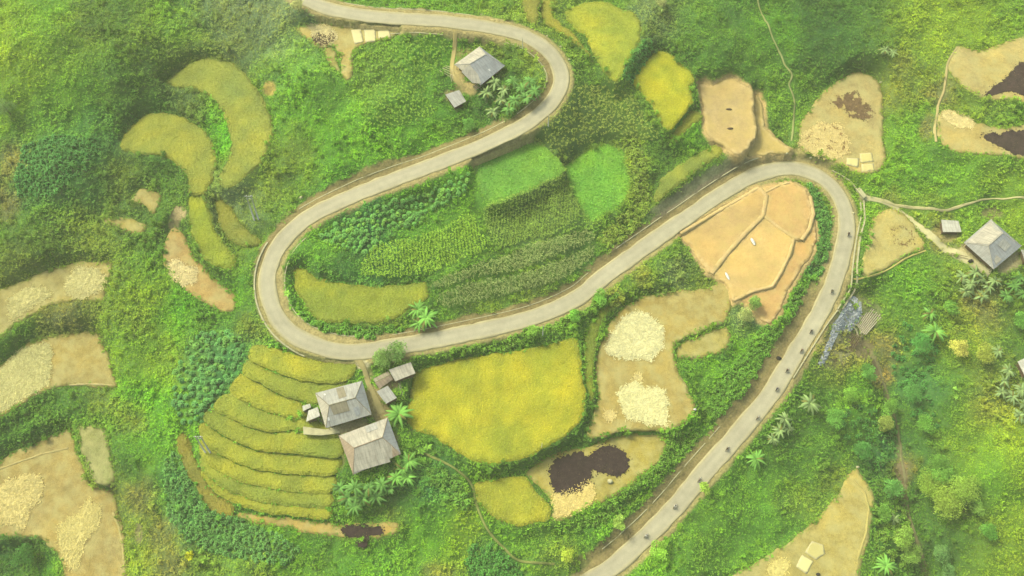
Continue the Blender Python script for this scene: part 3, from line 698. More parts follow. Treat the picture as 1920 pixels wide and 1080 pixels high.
# ------------------------------------------------------------------ fields
def fill(P, sp, jit=.35, seed=0):
    """triangulate a smooth outline with interior points; returns 2-D verts, tris, boundary count"""
    r = np.random.default_rng(seed)
    x0, y0 = P[:, :2].min(0); x1, y1 = P[:, :2].max(0)
    gx, gy = np.meshgrid(np.arange(x0, x1, sp), np.arange(y0, y1, sp))
    gx = gx.ravel() + r.uniform(-jit, jit, gx.size) * sp; gy = gy.ravel() + r.uniform(-jit, jit, gy.size) * sp
    d = sdf(P, gx, gy); k = d < -sp * .45
    pts = [Vector((a, b)) for a, b in P[:, :2]] + [Vector((a, b)) for a, b in zip(gx[k], gy[k])]
    n = len(P)
    edges = [(i, (i + 1) % n) for i in range(n)]
    vc, ec, fc, *_ = delaunay_2d_cdt(pts, edges, [], 1, 1e-4)
    V = np.array([(v.x, v.y) for v in vc]); T = np.array([list(f) for f in fc if len(f) == 3])
    a, b, c = V[T[:, 0]], V[T[:, 1]], V[T[:, 2]]
    ar = (b[:, 0] - a[:, 0]) * (c[:, 1] - a[:, 1]) - (c[:, 0] - a[:, 0]) * (b[:, 1] - a[:, 1])
    T[ar < 0] = T[ar < 0][:, ::-1]
    cen = V[T].mean(1); T = T[sdf(P, cen[:, 0], cen[:, 1]) < .05]
    return V, T
def slab(P, sp, zf, drop, seed=0, jit=.35):
    """filled outline with height zf(x,y,depth) and a skirt reaching down by drop"""
    V2, T = fill(P, sp, jit, seed)
    d = -sdf(P, V2[:, 0], V2[:, 1])
    z = zf(V2[:, 0], V2[:, 1], np.maximum(d, 0))
    V = np.c_[V2, z]
    # boundary edges of the triangle set
    E = np.concatenate([T[:, [0, 1]], T[:, [1, 2]], T[:, [2, 0]]])
    key = np.sort(E, 1); kk = key[:, 0].astype(np.int64) * len(V) + key[:, 1]
    _, inv, cnt = np.unique(kk, return_inverse=True, return_counts=True)
    B = E[cnt[inv] == 1]
    ub = np.unique(B); mp = {v: i + len(V) for i, v in enumerate(ub)}
    low = V[ub].copy(); low[:, 2] -= drop
    S = np.array([[a, mp[a], mp[b], b] for a, b in B])
    return np.concatenate([V, low]), [T, S], np.concatenate([d, np.zeros(len(ub))])
def leaves(base_, dirs, L, Wd, C, droop=.25, fold=0.0):
    """diamond leaf quads: base point, unit direction, length, half width"""
    n = len(base_)
    side = np.cross(dirs, np.array([0, 0, 1.0])); side /= np.linalg.norm(side, axis=1)[:, None] + 1e-6
    L = np.broadcast_to(L, n)[:, None]; Wd = np.broadcast_to(Wd, n)[:, None]
    mid = base_ + dirs * L * .5; tip = base_ + dirs * L - np.array([0, 0, 1.0]) * L * droop
    V = np.stack([base_, mid + side * Wd, tip, mid - side * Wd], 1).reshape(-1, 3)
    f = np.arange(4 * n).reshape(n, 4)
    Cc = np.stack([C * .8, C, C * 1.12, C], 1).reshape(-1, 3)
    return V, f, Cc
def rdirs(n, e0, e1, r=rng, az=None):
    a = r.uniform(0, 2 * np.pi, n) if az is None else az
    e = np.radians(r.uniform(e0, e1, n))
    return np.stack([np.cos(a) * np.cos(e), np.sin(a) * np.cos(e), np.sin(e)], -1)
def join(parts):
    Vs, Fs, Cs = [], [], []; off = 0
    for V, fl, C in parts:
        if isinstance(fl, np.ndarray): fl = [fl]
        Vs.append(V); Cs.append(C); Fs += [np.asarray(f) + off for f in fl]; off += len(V)
    q = [f for f in Fs if f.shape[1] == 4]; t = [f for f in Fs if f.shape[1] == 3]
    out = []
    if q: out.append(np.concatenate(q))
    if t: out.append(np.concatenate(t))
    return np.concatenate(Vs), out, np.concatenate(Cs)
NM = dict(rice='rice_field', stubble='stubble_field', soil='earth_plot', green='rice_field', bright='bean_plot')
def pts_in(P, sp, seed, margin=.1, jit=.5):
    r = np.random.default_rng(seed)
    x0, y0 = P[:, :2].min(0); x1, y1 = P[:, :2].max(0)
    gx, gy = np.meshgrid(np.arange(x0, x1, sp), np.arange(y0, y1, sp))
    gx = gx.ravel() + r.uniform(-jit, jit, gx.size) * sp; gy = gy.ravel() + r.uniform(-jit, jit, gy.size) * sp
    d = sdf(P, gx, gy); k = d < -margin
    return gx[k], gy[k], -d[k]
for k, f in enumerate(F):
    P, z, kd = f['P'], f['z'], f['kind']
    c0 = lin(f['c'])
    if kd in ('rice', 'green', 'bright'):
        hh = {'rice': .6, 'green': .5, 'bright': .2}[kd]
        zf = lambda x, y, d: z + hh * smooth((d + .25) / .6) - .12 + fbm(x, y, 3, 81) * .10 + vnoise(x, y, .9, 82) * .07
        V, fs, d = slab(P, .85, zf, hh + .5, k)
        g = fbm(V[:, 0], V[:, 1], 12, 90 + k)[:, None]; g2 = vnoise(V[:, 0], V[:, 1], 3, 95)[:, None]
        C = c0 * (1 + .16 * g + .12 * g2) * (1 + np.array([.15, 0, -.28]) * (g + .5 * g2))
        edge_ = (.5 if 'curved rice' in f['label'] or kd == 'bright' else 1) * smooth(1 - (d + .8 * vnoise(V[:, 0], V[:, 1], 2.5, 96)) / 2.4)[:, None]
        C = C * (1 - .35 * edge_) + lin((128,138,52)) * .35 * edge_
        parts = [(V, fs, C)]
        sp = .62 if kd != 'bright' else .7
        x, y, dd = pts_in(P, sp, k + 500, .05)
        n = len(x) * 3
        X = np.repeat(x, 3) + rng.normal(0, .12, n); Y = np.repeat(y, 3) + rng.normal(0, .12, n); D = np.repeat(dd, 3)
        Z = zf(X, Y, D) - .08
        gg = fbm(X, Y, 12, 90 + k)[:, None]
        cc = c0 * (1 + .16 * gg) * (1 + np.array([.15, 0, -.28]) * gg) * rng.uniform(1.0, 1.75, (n, 1)) * (1 + rng.uniform(-.06, .12, (n, 1)) * np.array([1, .2, -.5]))
        if kd == 'bright': parts.append(leaves(np.stack([X, Y, Z], -1), rdirs(n, 5, 60), rng.uniform(.4, .8, n), .2, cc * .9, .1))
        else: parts.append(leaves(np.stack([X, Y, Z], -1), rdirs(n, 25, 75), rng.uniform(.35, .6, n), .075, cc, .3))
        V, fs, C = join(parts); mat = M['crop']
    else:
        zf = lambda x, y, d: z + .02 + fbm(x, y, 4, 83) * .06 + (.16 * smooth(1 - np.abs(d - .45) / .4) if kd == 'stubble' else .22 * smooth(1 - np.abs(d - .5) / .5))
        V, fs, d = slab(P, 1.0, zf, .9, k)
        g = fbm(V[:, 0], V[:, 1], 9, 90 + k)[:, None]; g2 = vnoise(V[:, 0], V[:, 1], 2.5, 95)[:, None]
        C = c0 * (1 + .14 * g + .09 * g2) * (1 + np.array([.05, 0, -.2]) * g)
        if kd == 'stubble':
            e = smooth(1 - (d + .5 * g2[:, 0]) / 1.5)[:, None]; C = C * (1 - .4 * e) + lin((150,150,74)) * .4 * e
        if kd == 'soil' :
            e = (smooth(1 - np.abs(d - .5) / .7))[:, None]; C = C * (1 - .7 * e) + lin((228,202,142)) * .7 * e
        if kd == 'stubble':
            x, y, dd = pts_in(P, .8, k + 500, .1)
            n = len(x); cc = c0 * rng.uniform(.65, 1.5, (n, 1))
            parts = [(V, fs, C), leaves(np.stack([x, y, zf(x, y, dd)], -1), rdirs(n, 5, 50), rng.uniform(.25, .45, n), .06, cc, .1)]
            V, fs, C = join(parts)
        mat = M['stubble'] if kd == 'stubble' else M['soil']
    o = new_obj(NM[kd], mesh_np(NM[kd], V, fs, mat, np.clip(C, .002, .95), kd in ('stubble', 'soil')))
    tag(o, f['label'], {'rice': 'rice field', 'stubble': 'stubble field', 'soil': 'earth plot', 'green': 'rice field', 'bright': 'vegetable plot'}[kd])
    f['obj'] = o
def field_z(x, y):
    k = int(near(FID, x, y)); return F[k]['z'] + .05 if k >= 0 else float(samp(H, np.array([x]), np.array([y]))[0])
ZS = H.copy()
for k, f in enumerate(F):
    w_ = f['win']; ZS[w_] = np.where(FID[w_] == k, f['z'] + .06, ZS[w_])

# raised earth ridges between the orange levels (parts of the central level)
def ridge(pts, w, parent, c=(226,194,132)):
    p = np.array(pts, float); q = at_surf(p[:, 0], p[:, 1], ZS)
    P = np.concatenate([q[i] + (q[i + 1] - q[i]) * np.linspace(0, 1, max(2, int(np.linalg.norm(q[i + 1] - q[i]) / .6)))[:-1, None] for i in range(len(q) - 1)] + [q[-1:]])
    T = np.gradient(P[:, :2], axis=0); T /= np.linalg.norm(T, axis=1)[:, None] + 1e-9; N = np.stack([-T[:, 1], T[:, 0]], 1)
    zz = np.max([[float(near(ZS, a, b)) for a, b in P[:, :2] + N * o] for o in (-1.1, -.5, 0, .5, 1.1)], 0)
    zz = np.convolve(np.pad(zz, 2, 'edge'), np.ones(5) / 5, 'valid')
    rows = []
    for u, dz in ((-1, -.7), (-.72, .0), (-.3, .13), (.25, .13), (.7, .0), (1, -.7)):
        rows.append(np.concatenate([P[:, :2] + N * (u * w + .1 * vnoise(P[:, 0], P[:, 1], 1.2, int(u * 10) + 20))[:, None], (zz + dz + .05 * vnoise(P[:, 0], P[:, 1], .9, 3))[:, None]], 1))
    L = len(P); V = np.stack(rows, 1).reshape(-1, 3); ii = np.arange(L * 6).reshape(L, 6)
    qd = np.concatenate([np.stack([ii[:-1, a], ii[1:, a], ii[1:, a + 1], ii[:-1, a + 1]], -1) for a in range(5)])[:, ::-1]
    new_obj('ridge', mesh_np('ridge', V, [qd], M['soil'], np.clip(lin(c) * (1 + .1 * vnoise(V[:, 0], V[:, 1], 1.5, 2)[:, None]), 0, .9), True), parent)
fo = {k: [f['obj'] for f in F if k in f['label']][0] for k in ('orange earth plot, central', 'orange earth plot, upper left', 'orange earth plot, rounded')}
ridge([(1424,353),(1437,367),(1431,403),(1394,441),(1361,478),(1334,513)], .95, fo['orange earth plot, upper left'])
ridge([(1431,403),(1460,426),(1488,448),(1480,478),(1463,512),(1448,537),(1412,546),(1376,563)], .7, fo['orange earth plot, central'])
ridge([(1519,368),(1524,402),(1516,432),(1502,452)], .8, fo['orange earth plot, rounded'])
ridge([(1275,440),(1345,397),(1422,352)], .7, fo['orange earth plot, upper left'])
ridge([(1436,360),(1458,349),(1481,342)], .5, fo['orange earth plot, rounded'])

fc = {k: [f['obj'] for f in F if k in f['label']][0] for k in ('bottom left corner', 'middle stubble terrace', 'bottom right with')}
ridge([(-30,890),(30,868),(80,851),(128,840)], .45, fc['bottom left corner'], (190,176,116))
ridge([(212,960),(222,985),(230,1020),(233,1060)], .5, fc['bottom left corner'], (190,178,112))
ridge([(130,722),(165,720),(210,722)], .4, fc['middle stubble terrace'], (196,182,124))
ridge([(1600,900),(1622,925),(1630,955),(1624,1000),(1608,1050)], .5, fc['bottom right with'], (190,180,104))
# ------------------------------------------------------------------ straw, burnt patches, mats
def spread_outline(pts, step=.45, amp=.5, ns=1.1, seed=0):
    p = np.array(pts, float); q = at_surf(p[:, 0], p[:, 1], ZS)
    P = catmull(q, step, True)
    c = P.mean(0); dirv = P[:, :2] - c[:2]; dirv /= np.linalg.norm(dirv, axis=1)[:, None] + 1e-6
    n = vnoise(P[:, 0], P[:, 1], ns, seed) + .6 * vnoise(P[:, 0], P[:, 1], ns * .45, seed + 3)
    P[:, :2] += dirv * (n * amp + amp * .5 * vnoise(P[:, 0] * 2.7, P[:, 1] * 2.7, ns * .6, seed + 9))[:, None]
    return P
def straw(label, pts, h=.3, c=(222,214,154), amp=.6, group=None, dens=1.0):
    P = spread_outline(pts, .5, amp, 1.5, len(label))
    bz = np.array([near(ZS, a, b) for a, b in P[:, :2]]); z0 = np.median(bz)
    zf = lambda x, y, d: z0 + .02 + h * smooth(d / 1.6) * (.7 + .5 * fbm(x, y, 1.6, 7)) + .05 * vnoise(x, y, .5, 8)
    V, fs, d = slab(P, .6, zf, .25, len(label))
    c0 = lin(c) * 1.4; C = c0 * (.92 + .12 * vnoise(V[:, 0], V[:, 1], 1.2, 9)[:, None])
    x, y, dd = pts_in(P, .5 / dens ** .5, len(label), -.25)
    n = len(x) * 3
    cen = P[:, :2].mean(0)
    X = np.repeat(x, 3) + rng.normal(0, .2, n); Y = np.repeat(y, 3) + rng.normal(0, .2, n); D = np.repeat(dd, 3)
    az = np.arctan2(Y - cen[1], X - cen[0]) + rng.normal(0, .9, n)
    el = np.radians(rng.uniform(4, 30, n)); dv = np.stack([np.cos(az) * np.cos(el), np.sin(az) * np.cos(el), np.sin(el)], -1)
    B = np.stack([X, Y, zf(X, Y, np.maximum(D, 0)) + .02], -1)
    cc = c0 * rng.uniform(.9, 1.35, (n, 1)) * (1 + rng.uniform(-.1, .05, (n, 1)) * np.array([0, .3, 1]))
    V, fs, C = join([(V, fs, C), leaves(B, dv, rng.uniform(.45, 1.0, n), rng.uniform(.06, .15, n), cc, .15)])
    o = new_obj('straw_spread', mesh_np('straw_spread', V, fs, M['straw'], np.clip(C, 0, .9)))
    tag(o, label, 'straw', group)
straw('pale straw spread at the upper end of the long brown plot in the left gully', [(318,492),(333,488),(350,498),(367,506),(368,524),(346,535),(331,527),(320,506)], c=(222,204,146))
straw('pale straw spread on the right end of the upper left edge terrace', [(125,528),(144,506),(172,502),(198,522),(190,542),(152,560),(128,550)], c=(206,196,132))
straw('pale straw spread on the upper left edge terrace, nearer the picture edge', [(18,562),(50,541),(75,538),(98,548),(80,564),(48,580),(20,600)], c=(204,194,128))
straw('long flat straw spread covering the left half of the middle left edge terrace', [(-40,735),(5,690),(50,652),(90,648),(96,690),(88,722),(50,742),(20,762),(-40,790)], .18, (204,196,130), .5)
straw('straw spread touching the picture edge on the large bottom left field', [(-40,915),(0,912),(25,897),(60,890),(76,900),(76,935),(52,958),(42,988),(20,980),(-40,978)], c=(216,198,128))
straw('ragged straw spread trailing down the middle of the large bottom left field', [(112,985),(150,962),(162,940),(186,950),(186,982),(162,1010),(152,1045),(140,1068),(124,1050),(112,1015)], c=(214,198,124))
straw('round heap of cream straw, the upper one on the L shaped field', [(1138,660),(1146,632),(1162,604),(1190,587),(1216,591),(1238,613),(1244,636),(1232,668),(1200,675),(1165,671)], .35, (224,216,160))
straw('square heap of cream straw, the lower one on the L shaped field', [(1160,735),(1188,716),(1215,728),(1244,732),(1252,782),(1240,797),(1205,792),(1172,782),(1164,760)], .35, (226,218,158))
straw('tiny faint straw patch just above the lower cream heap', [(1188,706),(1195,701),(1203,705),(1202,713),(1193,715)], .1, (216,198,130), .2)
straw('tiny faint straw patch left of the lower cream heap', [(1133,775),(1142,769),(1153,775),(1150,786),(1140,788)], .1, (216,196,128), .2)
straw('thin straw litter under the brown speckled patch of the tall rounded field', [(1500,275),(1515,245),(1545,230),(1575,238),(1590,265),(1585,290),(1560,300),(1525,290)], .08, (214,192,126), .7, dens=.5)
straw('pale threshed straw litter below the larger black burnt patch', [(1035,930),(1062,925),(1100,905),(1112,915),(1108,945),(1070,962),(1038,968)], .08, (220,198,122), .7, dens=.6)
straw('thin straw litter at the lower left tip of the bottom right field', [(1440,1065),(1465,1048),(1478,1060),(1470,1078),(1450,1090)], .08, (214,198,120), .5, dens=.5)
straw('pale straw litter round the burnt spots of the threshing ground', [(578,45),(600,42),(625,58),(632,75),(610,85),(592,75)], .06, (214,198,140), .6, dens=.6)
straw('pale threshed straw on the curved bank between the two right edge fields', [(1768,212),(1785,208),(1822,224),(1824,236),(1800,238),(1772,224)], .1, (224,205,140), .4, dens=.7)

def ash(label, pts, c=(62,48,46), amp=.6, holes=.0, scat=140):
    P = spread_outline(pts, .3, amp, .9, len(label) + 5)
    z0 = np.median([near(ZS, a, b) for a, b in P[:, :2]])
    zf = lambda x, y, d: z0 + .10 + .05 * fbm(x, y, .8, 5)
    V, fs, d = slab(P, .3 if holes else .4, zf, .3, len(label))
    h = fbm(V[:, 0], V[:, 1], 1.4, 33 + len(label))
    C = lin(c) * (1 + .25 * h[:, None])
    if holes:
        T = fs[0]; hc = h[T].mean(1); keep = hc < (1 - 2 * holes)
        fs = [T[keep]]
    Vp = [(V, fs, C)]
    n = scat; e = P[rng.integers(0, len(P), n), :2] + rng.normal(0, .5, (n, 2)); s_ = rng.uniform(.08, .34, n)
    a = rng.uniform(0, 6.28, n)
    Q = []
    for k in range(5):
        t = a + k * 2 * np.pi / 5
        r_ = s_ * (1 if k % 2 else .7)
        Q.append(np.stack([e[:, 0] + np.cos(t) * r_, e[:, 1] + np.sin(t) * r_, np.full(n, z0 + .12)], -1))
    Q = np.stack(Q, 1).reshape(-1, 3); f5 = np.arange(5 * n).reshape(n, 5)
    V, fs, C = Vp[0]
    fs = [np.asarray(x) for x in fs] + [f5 + len(V)]
    V = np.concatenate([V, Q]); C = np.concatenate([C, np.tile(lin(c), (5 * n, 1))])
    o = new_obj('burnt_patch', mesh_np('burnt_patch', V, fs, M['ash'], C)); tag(o, label, 'burnt patch', kind='stuff' if holes > .6 else None)
ash('larger round black burnt patch left, on the field below the big yellow one', [(1030,880),(1045,862),(1068,852),(1090,850),(1106,862),(1110,882),(1104,903),(1085,920),(1060,925),(1038,917)])
ash('smaller oval black burnt patch right, on the field below the big yellow one', [(1104,862),(1114,846),(1134,837),(1155,840),(1175,853),(1180,870),(1165,890),(1146,892),(1126,884),(1112,880)])
ash('black three lobed burnt patch across the thin curved stubble strip', [(640,993),(658,984),(672,986),(685,982),(698,988),(714,987),(712,1002),(692,1006),(688,1024),(673,1026),(667,1008),(648,1007)], amp=.35)
ash('dark burnt patch on the upper right edge field, running out of the picture', [(1848,182),(1860,165),(1885,148),(1900,130),(1925,115),(1965,112),(1965,182),(1920,178),(1890,172),(1865,178)], (70,54,50))
ash('dark burnt patch on the lower right edge field', [(1846,256),(1862,248),(1876,255),(1888,246),(1925,246),(1965,250),(1965,288),(1905,290),(1885,280),(1868,272)], (68,54,50), .6)
ash('speckled brown burnt patch near the top of the tall rounded field', [(1565,192),(1582,177),(1602,172),(1622,190),(1636,206),(1628,222),(1604,221),(1580,208)], (122,98,66), .7, .42, 120)
ash('faint brown speckles in the lower part of the tall rounded field', [(1512,262),(1535,240),(1565,238),(1585,262),(1580,285),(1550,280)], (160,130,78), .7, .62, 90)
ash('small dark speckled burnt spot left of the mats on the threshing ground', [(585,70),(598,62),(612,70),(613,82),(603,88),(592,82)], (82,66,48), .5, .3, 40)
ash('small dark burnt spot nearest the mats on the threshing ground', [(614,66),(622,62),(630,68),(626,78),(617,78)], (92,76,50), .35, .15, 20)
ash('scattered brown spots on the triangular plot beside the concrete drain', [(1675,435),(1688,425),(1705,432),(1710,445),(1700,458),(1682,455)], (150,122,76), .6, .66, 60)

def mat_(label, pts, c=(238,224,160), h=.07, group=None, grain=True):
    p = np.array(pts, float); q = at_surf(p[:, 0], p[:, 1], ZS)
    z0 = np.median([near(ZS, a, b) for a, b in q[:, :2]]) + .05
    P = catmull(q, 9e9, True)
    # straight edges, slightly wavy
    P = np.concatenate([q[i] + (q[(i + 1) % len(q)] - q[i]) * t for i in range(len(q)) for t in [np.linspace(0, 1, 7)[:-1, None]]])
    P[:, :2] += np.stack([vnoise(P[:, 0], P[:, 1], 1.3, 3), vnoise(P[:, 0], P[:, 1], 1.3, 4)], -1) * .09
    zf = lambda x, y, d: z0 + .03 * vnoise(x, y, 1.2, 5) + h * smooth((d - .15) / .5)
    V, fs, d = slab(P, .5, zf, .12, len(label))
    C = np.where((d < .22)[:, None], lin((206,196,150)), lin(c)) * (1 + .05 * vnoise(V[:, 0], V[:, 1], .8, 6)[:, None])
    o = new_obj('drying_mat', mesh_np('drying_mat', V, fs, M['tarp'], C, True)); tag(o, label, 'mat', group)
mat_('cream drying mat spread with rice, left one of three below the top road', [(658,56),(676,54),(682,78),(665,83)])
mat_('cream drying mat spread with rice, middle one of three below the top road', [(682,54),(704,54),(705,78),(685,80)])
mat_('cream drying mat spread with rice, right one of three below the top road', [(709,55),(730,55),(733,70),(709,72)])
mat_('cream drying mat, left one of three at the foot of the tall rounded field', [(1588,296),(1611,297),(1609,314),(1587,309)], (232,220,146))
mat_('cream drying mat, upper right one of three at the foot of the tall rounded field', [(1611,288),(1634,286),(1638,303),(1614,305)], (230,214,136))
mat_('cream drying mat, lower right one of three at the foot of the tall rounded field', [(1615,308),(1638,307),(1639,319),(1616,323)], (232,216,140))
mat_('bright cream drying mat tilted on the bottom right field', [(1504,1040),(1525,1053),(1512,1077),(1492,1062)], (244,232,156))
mat_('faded cream mat lying just above the bright one on the bottom right field', [(1509,1035),(1522,1014),(1544,1022),(1547,1038),(1530,1050)], (214,202,128), .02)

# ------------------------------------------------------------------ undergrowth (stuff)
def visible(x, y, z, m=30):
    px, py = project(x, y, z)
    return (px > -m) & (px < 1920 + m) & (py > -m) & (py < 1080 + m)
def tufts(name, label, cat, sp, nleaf, L0, L1, W_, e0, e1, sel, bright=1.0, seed=0, kind='stuff', droop=.25, hgt=0.0, mat='leaf', dens=None):
    r = np.random.default_rng(seed)
    gx, gy = np.meshgrid(np.arange(-208, 208, sp), np.arange(-102, 154, sp))
    gx = gx.ravel() + r.uniform(-.5, .5, gx.size) * sp; gy = gy.ravel() + r.uniform(-.5, .5, gy.size) * sp
    z = samp(H, gx, gy)
    k = visible(gx, gy, z, 110)
    gx, gy, z = gx[k], gy[k], z[k]
    p = samp(DENS if dens is None else dens, gx, gy) * sel(gx, gy)
    k = r.random(len(gx)) < p
    gx, gy, z = gx[k], gy[k], z[k]
    n = len(gx)
    size = r.uniform(.7, 1.25, n) * (1 + .35 * vnoise(gx, gy, 4, 12))
    c = samp(VC, gx, gy) * r.uniform(.84, 1.2, (n, 1)) * bright
    hue = r.normal(0, 1, (n, 1)); c = c * (1 + hue * np.array([.045, .01, -.05]))
    m = n * nleaf
    rep = lambda a: np.repeat(a, nleaf, 0)
    S = rep(size)
    B = np.stack([rep(gx) + r.normal(0, .16, m) * S, rep(gy) + r.normal(0, .16, m) * S, rep(z) - .05 + r.uniform(0, hgt + .01, m) * S], -1)
    dv = rdirs(m, e0, e1, r)
    cc = rep(c) * r.uniform(.86, 1.16, (m, 1))
    V, f, C = leaves(B, dv, r.uniform(L0, L1, m) * S, W_ * S * r.uniform(.7, 1.3, m), cc, droop)
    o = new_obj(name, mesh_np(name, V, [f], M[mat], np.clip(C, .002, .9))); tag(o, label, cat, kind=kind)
    print(name, n, m)
# ------------------------------------------------------------------ maize
def maize(label, pts, ang, rowsp, plsp, c, bright=2.3, hgt=1.4, name='maize_plot', cat='maize', seed=0, jit=.11):
    p = np.array(pts, float); P = catmull(at_surf(p[:, 0], p[:, 1], H), .9, True)
    r = np.random.default_rng(seed + 40)
    cx, cy = P[:, :2].mean(0); R = 60
    u, v = np.meshgrid(np.arange(-R, R, rowsp), np.arange(-R, R, plsp))
    u = u.ravel() + r.normal(0, jit, u.size); v = v.ravel() + r.normal(0, jit * 1.2, v.size)
    ca, sa = math.cos(ang), math.sin(ang)
    x = cx + u * ca - v * sa; y = cy + u * sa + v * ca
    wob = vnoise(x, y, 9, 77) * .5; x = x + wob * ca; y = y + wob * sa
    k = sdf(P, x, y) < -.2; x, y = x[k], y[k]
    k = r.random(len(x)) < .94; x, y = x[k], y[k]
    z = samp(H, x, y)
    n = len(x); nl = 8; m = n * nl; rep = lambda a: np.repeat(a, nl, 0)
    hh = r.uniform(.75, 1.15, n) * hgt
    c0 = lin(c) * bright
    cp_ = c0 * r.uniform(.75, 1.25, (n, 1)) * (1 + .15 * fbm(x, y, 6, 5)[:, None])
    B = np.stack([rep(x), rep(y), rep(z) + rep(hh) * r.uniform(.3, 1, m)], -1)
    V, f, C = leaves(B, rdirs(m, 5, 60, r), r.uniform(.4, .8, m), .1, rep(cp_) * r.uniform(.8, 1.25, (m, 1)), .35)
    Sv = []; 
    s_ = .03
    top = hh
    q = np.stack([np.stack([x - s_, y, z - .1], -1), np.stack([x + s_, y, z - .1], -1), np.stack([x + s_, y, z + top], -1), np.stack([x - s_, y, z + top], -1)], 1).reshape(-1, 3)
    fq = np.arange(4 * n).reshape(n, 4)
    V, fs, C = join([(V, f, C), (q, fq, np.repeat(cp_ * .8, 4, 0))])
    o = new_obj(name, mesh_np(name, V, fs, M['leaf'], np.clip(C, .002, .9))); tag(o, label, cat, kind='stuff')
    w_ = window(P, 1); d = sdf(P, GX[w_], GY[w_]); DENS[w_] *= (d > 0)
    return P
maize('light green maize rows filling the lower left half of the road loop', [(678,502),(705,462),(760,450),(830,428),(880,402),(903,436),(914,470),(860,492),(800,515),(740,524),(685,520)], .12, .95, .55, (122,166,62), seed=1)
maize('dull green maize plot in the middle of the loop between the bean plots', [(907,396),(960,368),(1045,332),(1064,352),(1090,402),(1058,430),(1000,450),(932,464)], -.1, .9, .55, (112,148,72), seed=2)
maize('upper one of two dark grey green maize strips above the lower road arm', [(808,537),(870,505),(950,480),(1030,452),(1105,434),(1112,455),(1060,475),(990,503),(900,520),(830,543)], .75, .85, .6, (120,144,98), hgt=1.9, seed=3)
maize('lower one of two dark grey green maize strips above the lower road arm', [(818,558),(900,528),(990,511),(1065,483),(1110,463),(1108,488),(1050,528),(980,548),(900,566),(845,580)], .75, .85, .6, (116,140,96), hgt=1.9, seed=4)
maize('brownish green weedy maize on the slope below the top hairpin', [(1075,165),(1130,160),(1185,180),(1215,225),(1235,262),(1190,262),(1130,262),(1080,285),(1045,285),(1000,258),(1040,215)], .5, 1.1, .8, (132,158,82), 2.0, .9, seed=5, jit=.32)
maize('green leafy vegetable rows on the slope left of the house in the top bend', [(700,100),(760,75),(830,62),(838,100),(800,150),(800,190),(820,210),(760,235),(690,230),(680,160)], .4, 1.1, .8, (116,160,66), 2.2, .7, 'vegetable_plot', 'vegetables', 6, .32)

# ------------------------------------------------------------------ round bushes

def thin(poly, k):
    p = np.array(poly, float); P = at_surf(p[:, 0], p[:, 1], H); w_ = window(P, 1)
    DENS[w_] *= np.where(sdf(P, GX[w_], GY[w_]) < 0, k, 1)
def bush_mesh(name, r0, c, nleaf=110, seed=0, hgt=1.25):
    r = np.random.default_rng(seed)
    # core
    V = []; F_ = []
    nr, ns = 5, 9
    for i in range(nr + 1):
        th = math.pi * .5 * i / nr
        for j in range(ns):
            a = 2 * math.pi * j / ns
            k = r0 * .8 * (1 + r.normal(0, .07))
            V.append((k * math.sin(th + .02) * math.cos(a), k * math.sin(th + .02) * math.sin(a), k * hgt * math.cos(th)))
    V += [(r0 * .7 * math.cos(2 * math.pi * j / ns), r0 * .7 * math.sin(2 * math.pi * j / ns), -.5) for j in range(ns)]
    q = np.array([[i * ns + j, (i + 1) * ns + j, (i + 1) * ns + (j + 1) % ns, i * ns + (j + 1) % ns] for i in range(nr + 1) for j in range(ns)])
    V = np.array(V); c0 = lin(c)
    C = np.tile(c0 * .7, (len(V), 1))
    n = nleaf; a = r.uniform(0, 2 * np.pi, n); th = np.arccos(r.uniform(.02, 1, n))
    nrm = np.stack([np.sin(th) * np.cos(a), np.sin(th) * np.sin(a), np.cos(th)], -1)
    B = nrm * np.array([1, 1, hgt]) * r0 * r.uniform(.75, .95, (n, 1))
    d = r.normal(0, 1, (n, 3)); d -= nrm * np.sum(d * nrm, 1)[:, None]; d /= np.linalg.norm(d, axis=1)[:, None]; d += nrm * r.uniform(.0, .55, (n, 1)); d /= np.linalg.norm(d, axis=1)[:, None]
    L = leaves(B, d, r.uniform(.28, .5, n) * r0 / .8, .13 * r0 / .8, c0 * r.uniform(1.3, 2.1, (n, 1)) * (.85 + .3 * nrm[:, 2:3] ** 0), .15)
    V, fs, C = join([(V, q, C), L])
    return V, fs, np.clip(C, .002, .9)
def poly_samples(pts, n, mind, seed):
    r = np.random.default_rng(seed); p = np.array(pts, float)
    P = at_surf(p[:, 0], p[:, 1], H); out = []
    x0, y0 = P[:, :2].min(0); x1, y1 = P[:, :2].max(0)
    cand = np.stack([r.uniform(x0, x1, n * 40), r.uniform(y0, y1, n * 40)], 1)
    cand = cand[sdf(P, cand[:, 0], cand[:, 1]) < 0]
    cand = cand[near(DENS, cand[:, 0], cand[:, 1]) > .3]
    for c in cand:
        if all((c[0] - o[0]) ** 2 + (c[1] - o[1]) ** 2 > mind * mind for o in out): out.append(c)
        if len(out) >= n: break
    return np.array(out)
B1 = [(598,440),(640,415),(700,392),(760,372),(830,345),(878,325),(882,345),(860,370),(800,395),(790,418),(745,428),(712,430),(716,470),(690,478),(650,465),(612,455)]
B2 = [(375,625),(405,622),(450,625),(462,650),(452,690),(430,720),(400,765),(380,795),(352,800),(330,785),(325,740),(330,690),(350,650)]
B3 = [(312,855),(335,850),(352,900),(378,945),(410,965),(450,975),(520,1000),(560,1030),(540,1055),(470,1050),(400,1035),(355,1015),(318,980),(312,920)]
B4 = [(885,1025),(930,1018),(965,1045),(985,1090),(880,1090),(875,1050)]
B5 = [(800,880),(830,878),(865,905),(880,940),(870,955),(835,925),(805,905)]
B6 = [(45,275),(110,255),(190,262),(185,290),(150,330),(100,365),(40,370),(30,330)]
